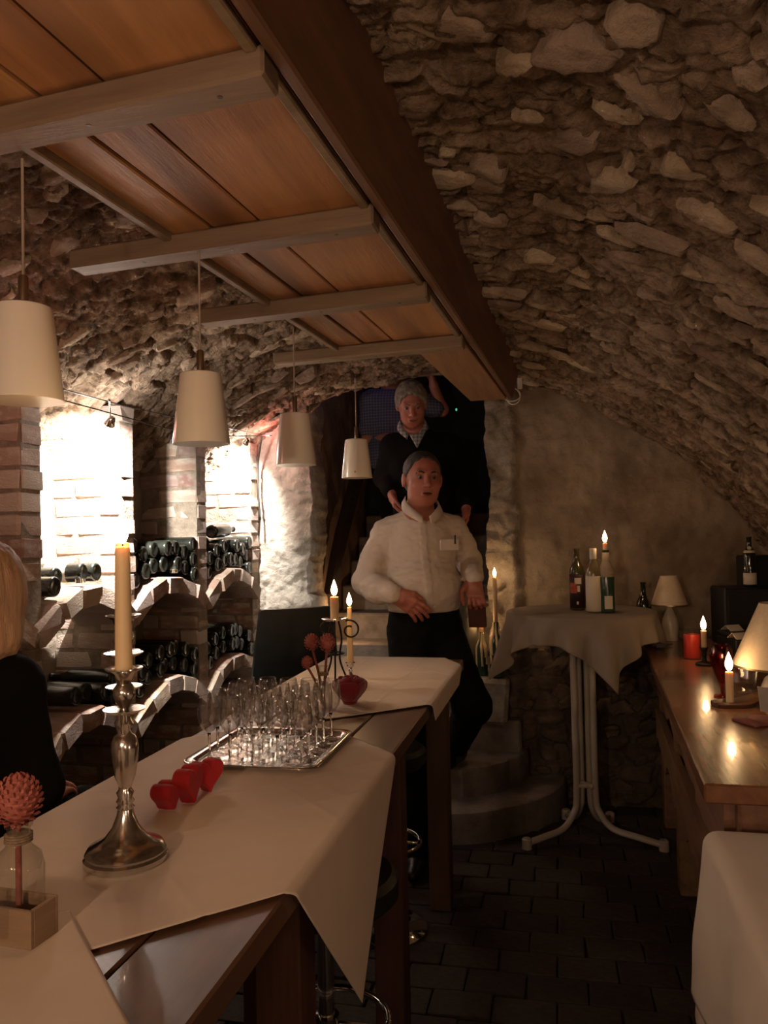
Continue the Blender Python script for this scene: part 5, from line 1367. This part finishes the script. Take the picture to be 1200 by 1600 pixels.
S.ell(chest, (.15, .18, .09), BT_, .03).ell(belly, (.15, .14, .12), BT_, .03).ell(pelv, (.14, .10, .10), BT_, .03).cap(shL, shR, .055, None, .05).cap(nb, chest, .06, .09, .05)
S.chain([shL, elL, wrL], [.05, .042, .030]).chain([shR, elR, wrR], [.05, .042, .030])
S.chain([hipL, knL, anL], [.08, .055, .042]).chain([hipR, knR, anR], [.08, .055, .042])
hd = (A_(655, 953, 3.54) - wrL).normalized()
fingers(S, wrL, hd, (FWD * .8 - UP * .45 - RT * .2), (UP * .7 + RT * .6 - FWD * .3), 1.16, curl=(.36, .32, .28, .24))
hdR = (A_(743, 936, 3.64) - wrR).normalized()
fingers(S, wrR, hdR, (FWD * .9 + RT * .3), (-RT * .9 + FWD * .2), 1.1, curl=(.55, .6, .6, .55))
S.build('body', .0045, M_SKINRED, man, base)
face_parts(L, B, man, base, 1.06, M_HAIRDARK, .0045)
hair_mesh(L, B, 1.06, man, base, M_HAIRDARK, thick=.005, front=.014, rough_=.004)
beltz = A_(664, 952, 3.7).z
S = Sdf(); S.ell(chest, (.170, .20, .122), BT_, .03).ell(A_(656, 840, 3.80), (.150, .115, .112), BT_, .04).ell(belly, (.180, .155, .160), BT_, .05).cap(shL, shR, .060, .060, .05).cap(nb + Vector((0, 0, -.02)), shL.lerp(nb, .35), .055, .058, .03).cap(nb + Vector((0, 0, -.02)), shR.lerp(nb, .35), .055, .058, .03)
S.ell(A_(662, 945, 3.78), (.168, .08, .138), BT_, .04)
S.chain([shL, shL.lerp(elL, .5) + Vector((0, 0, -.005)), elL, elL.lerp(wrL, .5) + Vector((0, 0, -.012)), wrL - (wrL - elL).normalized() * .02], [.066, .068, .062, .060, .046], .03)
S.chain([shR, shR.lerp(elR, .5), elR, wrR - (wrR - elR).normalized() * .02], [.066, .066, .058, .046], .03)
S.cap(wrL - (wrL - elL).normalized() * .055, wrL + (wrL - elL).normalized() * .006, .041, .041, .01).cap(wrR - (wrR - elR).normalized() * .05, wrR + (wrR - elR).normalized() * .004, .041, .041, .01)
S.fn(wrinkles(.006, 5, 13, 24)); S.fn(wrinkles(.004, 6, 26, 40))
def placket(d, x, y, z):
    lx = (x - nb.x) * sx_.x + (y - nb.y) * sx_.y + (z - nb.z) * .03; fr = (x - chest.x) * fb.x + (y - chest.y) * fb.y
    return np.where((np.abs(lx - .004) < .017) & (fr > .02), d - .0035, d)
S.fn(placket)
# neck opening: a V under the chin
S.ell(L(0, -.115, .02), (.060, .05, .075), B, .006, sub=True); S.ell(L(0, -.145, .075), (.024, .05, .05), B, .006, sub=True)
S.fn(lambda d, x, y, z: smax(d, (beltz - .012) - z + 0 * x + 0 * y, .006))
SHIRT = S.build('shirt', .006, M_SHIRT, man, base)
cb_ = [L(-.064, -.075, -.045), L(-.072, -.100, .01), L(-.050, -.128, .055), L(-.014, -.158, .082)]
cc_ = [L(.064, -.075, -.045), L(.072, -.100, .01), L(.050, -.128, .055), L(.014, -.158, .082)]
for P in (cb_, cc_):
    V = []; F = []; Q = catmull(P, 5)
    for i, p in enumerate(Q):
        t = i / (len(Q) - 1); o_ = (p - L(0, -.11, -.01)); o_.z = 0; o_.normalize()
        V += [tuple(p - base), tuple(p + o_ * .018 + Vector((0, 0, -.032 - .012 * math.sin(t * 3.1))) - base)]
    for i in range(len(Q) - 1): F.append((2 * i, 2 * i + 1, 2 * i + 3, 2 * i + 2))
    obj('collar', (V, F), M_SHIRT, SHIRT, smooth=True, solid=.004)
pk = A_(703, 842, 3.63)
obj('breast_pocket', xform(box(-.045, .045, -.006, .006, -.055, .0, .004), Matrix.Translation(A_(702, 842, 3.672) - base) @ Matrix(((BT_[0][0], -BT_[2][0], 0), (BT_[0][1], -BT_[2][1], 0), (0, 0, 1))).to_4x4()), M_SHIRT, SHIRT)
obj('pen', tube([A_(711, 836, 3.635) - base, A_(711, 850, 3.635) - base], .0035, 8), M_BLACK, SHIRT, smooth=True)
S = Sdf(); S.ell(pelv, (.162, .115, .132), BT_, .03).ell(A_(663, 956, 3.78), (.160, .07, .135), BT_, .04)
S.chain([hipL, knL, anL + Vector((0, 0, .0))], [.105, .080, .066], .05).chain([hipR, knR, anR + Vector((0, 0, .01))], [.105, .082, .068], .05)
S.fn(wrinkles(.008, 9)); S.fn(lambda d, x, y, z: smax(d, z - beltz + 0 * x + 0 * y, .006)); S.build('trousers', .007, M_TROUSER, man, base)
S = Sdf(); S.ell(Vector((pelv.x, pelv.y, beltz - .012)), (.164, .024, .140), BT_, .0); S.build('belt', .006, M_LEATHER, man, base)
q = A_(640, 955, 3.62); obj('belt_buckle', xform(box(-.018, .018, -.004, .004, -.014, .014, .003), Matrix.Translation(A_(655, 954, 3.64) - base)), M_CHROME, man)
shoe('shoe', anL, (0, -1, 0), man, base); shoe('shoe', anR, (-.3, -1, 0), man, base)
# the folder in his hand
fo = thing('menu_folder', "dark red-brown folder hanging from the white-shirted man's hand", 'folder', A_(747, 980, 3.73))
M = Matrix((RT, -FWD, UP)).transposed().to_4x4() @ Matrix.Rotation(-.06, 4, 'Y') @ Matrix.Rotation(.5, 4, 'Z')
obj('cover', xform(box(-.038, .040, -.012, -.008, 0, .19, .002), M), M_LEDRED, fo); obj('cover', xform(box(-.038, .040, .008, .012, 0, .19, .002), M), M_LEDRED, fo)
obj('spine', xform(box(-.042, -.038, -.012, .012, 0, .19, .002), M), M_LEDRED, fo); obj('pages', xform(box(-.036, .036, -.008, .008, .003, .187, .001), M), mat('page_edges', (0.2, .1, .07), rough=.8), fo)

# ---- the grey-haired man behind him on the stair
def plaid(name, base_c, line_c, scale):
    m = mat(name, base_c, base_c, rough=.9); nt = m.node_tree; N = nt.nodes; Lk = nt.links
    tc = N.new('ShaderNodeTexCoord'); out = None
    for dire in ('X', 'Z'):
        w = N.new('ShaderNodeTexWave'); w.bands_direction = dire; w.inputs['Scale'].default_value = scale; Lk.new(tc.outputs['Object'], w.inputs['Vector'])
        r = N.new('ShaderNodeMath'); r.operation = 'GREATER_THAN'; r.inputs[1].default_value = .72; Lk.new(w.outputs['Fac'], r.inputs[0])
        if out is None: out = r
        else:
            a = N.new('ShaderNodeMath'); a.operation = 'ADD'; Lk.new(out.outputs[0], a.inputs[0]); Lk.new(r.outputs[0], a.inputs[1]); out = a
    h_ = N.new('ShaderNodeMath'); h_.operation = 'MULTIPLY'; h_.inputs[1].default_value = .5; Lk.new(out.outputs[0], h_.inputs[0])
    mx = N.new('ShaderNodeMix'); mx.data_type = 'RGBA'; mx.inputs[6].default_value = (*base_c, 1); mx.inputs[7].default_value = (*line_c, 1)
    Lk.new(h_.outputs[0], mx.inputs[0]); Lk.new(mx.outputs[2], N['Principled BSDF'].inputs['Base Color']); return m
M_PLAID = plaid('pale_plaid_shirt', (0.36, 0.36, 0.33), (0.10, 0.11, 0.12), 14)
M_CHECK = plaid('blue_check_shirt', (0.07, 0.075, 0.13), (0.20, 0.20, 0.28), 16)
D = 4.66; base = Vector((-.78, 4.86, .63))
m2 = thing('person', 'grey-haired man in an open dark jacket over a plaid shirt, looking down on the stairs', 'person', base)
hc = A_(643, 632, D - .04); nb = A_(650, 672, D + .06)
f = toward(hc) + RT * .05 + Vector((0, 0, -.52))
shL, shR = A_(616, 700, D + .05), A_(700, 700, D + .05)
elL, wrL = A_(602, 745, D + .12), A_(612, 768, D - .08)
elR, wrR = A_(722, 752, D + .1), A_(728, 790, D - .08)
chest, belly, pelv = A_(656, 725, D + .02), A_(660, 775, D), A_(662, 815, D + .02)
hipL, hipR = A_(645, 830, D), A_(688, 828, D)
knL = Vector((-.84, 4.62, 1.05)); anL = Vector((-.84, 4.80, .72)); knR = A_(724, 905, D - .16); anR = Vector((-.56, 4.52, .47 + .09))
fb = toward(chest); sx_ = Vector((0, 0, 1)).cross(fb).normalized(); BT_ = (tuple(sx_), (0, 0, 1), tuple(fb))
S = Sdf(); L, B = head_prims(S, hc, f, 1.04, nb, roll=.06)
S.ell(chest, (.15, .18, .09), BT_).ell(belly, (.14, .14, .11), BT_).ell(pelv, (.14, .1, .1), BT_).cap(shL, shR, .055, None, .05).cap(nb, chest, .06, .09, .05)
S.chain([shL, elL, wrL], [.05, .042, .03]).chain([shR, elR, wrR], [.05, .042, .03]).chain([hipL, knL, anL], [.08, .055, .04]).chain([hipR, knR, anR], [.08, .055, .04])
fingers(S, wrL, UP * -1 - FWD * .3 + RT * .2, RT, -FWD, 1.0, curl=(.8, .8, .8, .8)); fingers(S, wrR, UP * -1 - FWD * .4, -RT, -FWD, 1.0, curl=(.6, .6, .6, .6))
S.build('body', .006, M_SKINRED, m2, base); face_parts(L, B, m2, base, 1.04, M_HAIRGREY, .002)
hair_mesh(L, B, 1.04, m2, base, M_HAIRGREY, thick=.014, front=.030)
hem = A_(660, 800, D).z
def jacket(S, k=.05):
    S.ell(chest, (.185, .21, .13), BT_, .03).ell(belly, (.185, .19, .145), BT_, k).cap(shL, shR, .078, None, .06).ell(pelv, (.185, .12, .135), BT_, k); return S
S = jacket(Sdf()); S.chain([shL, elL, wrL.lerp(elL, .12)], [.08, .066, .052], .035).chain([shR, elR, wrR.lerp(elR, .12)], [.08, .066, .052], .035); S.fn(wrinkles(.009, 15))
S.ell(L(0, -.12, .02), (.066, .06, .085), B, .006, sub=True)
S.fn(lambda d, x, y, z: smax(d, (hem - .05) - z + 0 * x + 0 * y, .01)); S.build('jacket', .008, M_JACKET, m2, base)
vt = A_(652, 704, D); vtop = A_(652, 655, D)
S = Sdf(); S.ell(chest, (.192, .217, .141), BT_, .03).cap(shL, shR, .085, None, .06)
def vcut(d, x, y, z):
    lx = (x - vt.x) * sx_.x + (y - vt.y) * sx_.y; fw_ = (x - chest.x) * fb.x + (y - chest.y) * fb.y
    w = (z - vt.z) * .5; d = smax(d, np.abs(lx) - w, .003); d = smax(d, .02 - fw_ + 0 * z, .004); return smax(d, z - vtop.z - .02 + 0 * x + 0 * y, .004)
S.fn(vcut); S.ell(L(0, -.12, .02), (.060, .05, .08), B, .006, sub=True); S.build('shirt_front', .006, M_PLAID, m2, base)
for s in (-1, 1):
    P = [L(s * .062, -.085, -.03), L(s * .066, -.108, .02), L(s * .03, -.140, .075)]
    V = []; F = []; Q = catmull(P, 4)
    for p in Q:
        o_ = (p - L(0, -.11, -.01)); o_.z = 0; o_.normalize(); V += [tuple(p - base), tuple(p + o_ * .02 + Vector((0, 0, -.038)) - base)]
    for i in range(len(Q) - 1): F.append((2 * i, 2 * i + 1, 2 * i + 3, 2 * i + 2))
    obj('collar', (V, F), M_PLAID, m2, smooth=True, solid=.004)
S = Sdf(); S.ell(pelv, (.155, .11, .125), BT_).chain([hipL, knL, anL], [.10, .078, .062], .05).chain([hipR, knR, anR], [.10, .08, .064], .05); S.fn(wrinkles(.008, 19)); S.build('trousers', .009, M_KHAKI, m2, base)
shoe('shoe', anL, (0, -1, 0), m2, base); shoe('shoe', anR, (.1, -1, 0), m2, base)

# ---- the third person, only partly in view higher up the stair
D = 5.45; base = Vector((-1.02, 5.42, 1.14))
m3 = thing('person', 'person in blue checked shirt high on the dark stair, head hidden by the arch', 'person', base)
hc = A_(622, 566, D - .05); nb = A_(612, 604, D + .05); f = toward(hc) + RT * .3 + Vector((0, 0, -.2))
shL, shR = A_(582, 628, D), A_(650, 626, D + .02); elL, wrL = A_(577, 684, D + .0), A_(612, 684, D - .14)
elR, wrR = A_(690, 640, D + .1), A_(678, 604, D - .02)
chest, belly, pelv = A_(613, 660, D), A_(613, 706, D), A_(615, 745, D)
hipL, hipR = A_(600, 760, D), A_(634, 760, D); knL, anL = Vector((-1.10, 5.30, 1.62)), Vector((-1.10, 5.36, 1.23)); knR, anR = Vector((-.92, 5.30, 1.62)), Vector((-.92, 5.36, 1.23))
fb = toward(chest); sx_ = Vector((0, 0, 1)).cross(fb).normalized(); BT_ = (tuple(sx_), (0, 0, 1), tuple(fb))
S = Sdf(); L, B = head_prims(S, hc, f, 1.0, nb)
S.ell(chest, (.15, .18, .09), BT_).ell(belly, (.14, .14, .11), BT_).ell(pelv, (.14, .1, .1), BT_).cap(shL, shR, .055, None, .05).cap(nb, chest, .06, .09, .05)
S.chain([shL, elL, wrL], [.055, .046, .032]).chain([shR, elR, wrR], [.055, .045, .032]).chain([hipL, knL, anL], [.08, .055, .04]).chain([hipR, knR, anR], [.08, .055, .04])
fingers(S, wrL, RT, UP, -FWD, 1.0, curl=(.6, .6, .6, .6)); fingers(S, wrR, UP - RT * .2, -RT, FWD, 1.0, curl=(.9, .9, .9, .9))
S.build('body', .007, M_SKIN, m3, base); face_parts(L, B, m3, base, 1.0, M_HAIRDARK, .002); hair_mesh(L, B, 1.0, m3, base, M_HAIRDARK)
S = Sdf(); S.ell(chest, (.18, .2, .125), BT_).ell(belly, (.175, .18, .14), BT_, .05).cap(shL, shR, .078, None, .06).chain([shL, shL.lerp(elL, .72)], [.082, .076], .035).chain([shR, shR.lerp(elR, .7)], [.082, .076], .035)
S.fn(wrinkles(.009, 25)); S.ell(L(0, -.12, .02), (.062, .05, .08), B, .006, sub=True); S.build('shirt', .008, M_CHECK, m3, base)
S = Sdf(); S.ell(pelv, (.16, .12, .13), BT_).chain([hipL, knL, anL], [.10, .078, .062], .05).chain([hipR, knR, anR], [.10, .08, .064], .05); S.build('trousers', .01, M_TROUSER, m3, base)
shoe('shoe', anL, (0, -1, 0), m3, base); shoe('shoe', anR, (0, -1, 0), m3, base)
light('stair_fill_light', 'POINT', (-1.34, 4.95, .98), 1.2, FLAME, .02)  # warm light added to brighten the stairwell's left wall, without a candle
light('stair_light', 'POINT', (-1.2, 5.0, 2.85), .2, (.66, .5, 1.0), .08)  # unseen purple light added over the stair, standing in for lighting upstairs

# ---- the blonde woman at the left edge
base = Vector((-1.46, 1.66, 0))
ws = thing('high_stool', 'black high stool under the blonde woman at the left edge', 'stool', base)
obj('seat', lathe([(.0005, .56), (.17, .56), (.18, .575), (.18, .61), (.165, .62), (.0005, .625)], 28), M_LEATHER, ws, smooth=True, sharp=40).location.z = -.048
for a in range(4):
    c, s = math.cos(a * math.pi / 2 + .78), math.sin(a * math.pi / 2 + .78); obj('leg', tube([(c * .12, s * .12, .56), (c * .2, s * .2, 0)], .014, 8), M_BLACK, ws)
m4 = thing('person', 'blonde woman in black seated at the left edge, seen from behind', 'person', base + Vector((0, 0, .625)))
bp = base + Vector((0, 0, .625)); W_ = lambda x, y, z: Vector((-1.40 + x, 1.66 + y, z))
hc = W_(.07, -.04, 1.385); nb = W_(.04, -.01, 1.25); f = Vector((.45, -.85, -.05))
f = Vector((-.4, .9, -.05))
shL, shR = W_(-.16, .06, 1.165), W_(.155, -.06, 1.165)
fb = Vector((.35, .93, 0)).normalized(); sx_ = Vector((0, 0, 1)).cross(fb).normalized(); BT_ = (tuple(sx_), (0, 0, 1), tuple(fb))
elL, wrL, elR, wrR = W_(-.22, .12, .95), W_(-.06, .25, .83), W_(.19, -.02, .93), W_(.06, .20, .82)
S = Sdf(); L, B = head_prims(S, hc, f, .95, nb, nr=(.048, .055))
ch_, be, pe = W_(0, 0, 1.06), W_(0, 0, .86), W_(0, 0, .72)
S.ell(ch_, (.14, .18, .09), BT_).ell(be, (.12, .15, .10), BT_).ell(pe, (.15, .11, .12), BT_).cap(shL, shR, .05, None, .05).cap(nb, ch_, .05, .08, .05)
S.chain([shL, elL, wrL], [.045, .038, .027]).chain([shR, elR, wrR], [.045, .038, .027])
kl, al, kr, ar = W_(.02, .42, .70), W_(.02, .40, .34), W_(.20, .36, .70), W_(.20, .34, .34)
S.chain([pe + Vector((-.06, .03, 0)), kl, al], [.085, .055, .038]).chain([pe + Vector((.08, .0, 0)), kr, ar], [.085, .055, .038])
fingers(S, wrL, (.6, .8, 0), (0, 0, -1), (1, -.5, 0), .92, curl=(.3,) * 4); fingers(S, wrR, (-.2, .9, 0), (0, 0, -1), (-1, 0, 0), .92, curl=(.3,) * 4)
S.build('body', .006, M_SKIN, m4, bp); face_parts(L, B, m4, bp, .95, M_HAIRBLOND, .002)
S = Sdf(); S.ell(ch_, (.165, .20, .12), BT_).ell(be, (.15, .17, .125), BT_, .05).ell(pe, (.18, .14, .15), BT_, .05).cap(shL, shR, .068, None, .06)
S.chain([shL, elL, wrL.lerp(elL, .1)], [.068, .056, .042], .035).chain([shR, elR, wrR.lerp(elR, .1)], [.068, .056, .042], .035); S.fn(wrinkles(.008, 35)); S.ell(L(0, -.13, .02), (.055, .04, .07), B, .006, sub=True)
S.build('sweater', .008, M_JACKET, m4, bp)
S = Sdf(); S.ell(pe, (.17, .12, .14), BT_).chain([pe + Vector((-.06, .03, 0)), kl, al], [.10, .072, .055], .05).chain([pe + Vector((.08, .0, 0)), kr, ar], [.10, .072, .055], .05); S.build('trousers', .01, M_TROUSER, m4, bp)
shoe('shoe', al, (.3, 1, 0), m4, bp); shoe('shoe', ar, (.3, 1, 0), m4, bp)
S = Sdf(); S.ell(L(0, .032, -.022), (.088, .095, .106), B, .02).ell(L(0, -.03, -.035), (.098, .115, .082), B, .04).ell(L(0, -.115, -.05), (.094, .07, .062), B, .04)
o4 = L(0, 0, 0)
def front_cut(d, x, y, z):
    X, Y, Z = x - o4.x, y - o4.y, z - o4.z; lz = B[2][0] * X + B[2][1] * Y + B[2][2] * Z; ly = B[1][0] * X + B[1][1] * Y + B[1][2] * Z
    return smax(d, lz - (.035 + .4 * np.clip(ly - .04, 0, .06)), .01)
S.fn(front_cut)
S.fn(wrinkles(.010, 44, sx=60, sz=6)); S.build('hair', .006, M_HAIRBLOND, m4, bp)
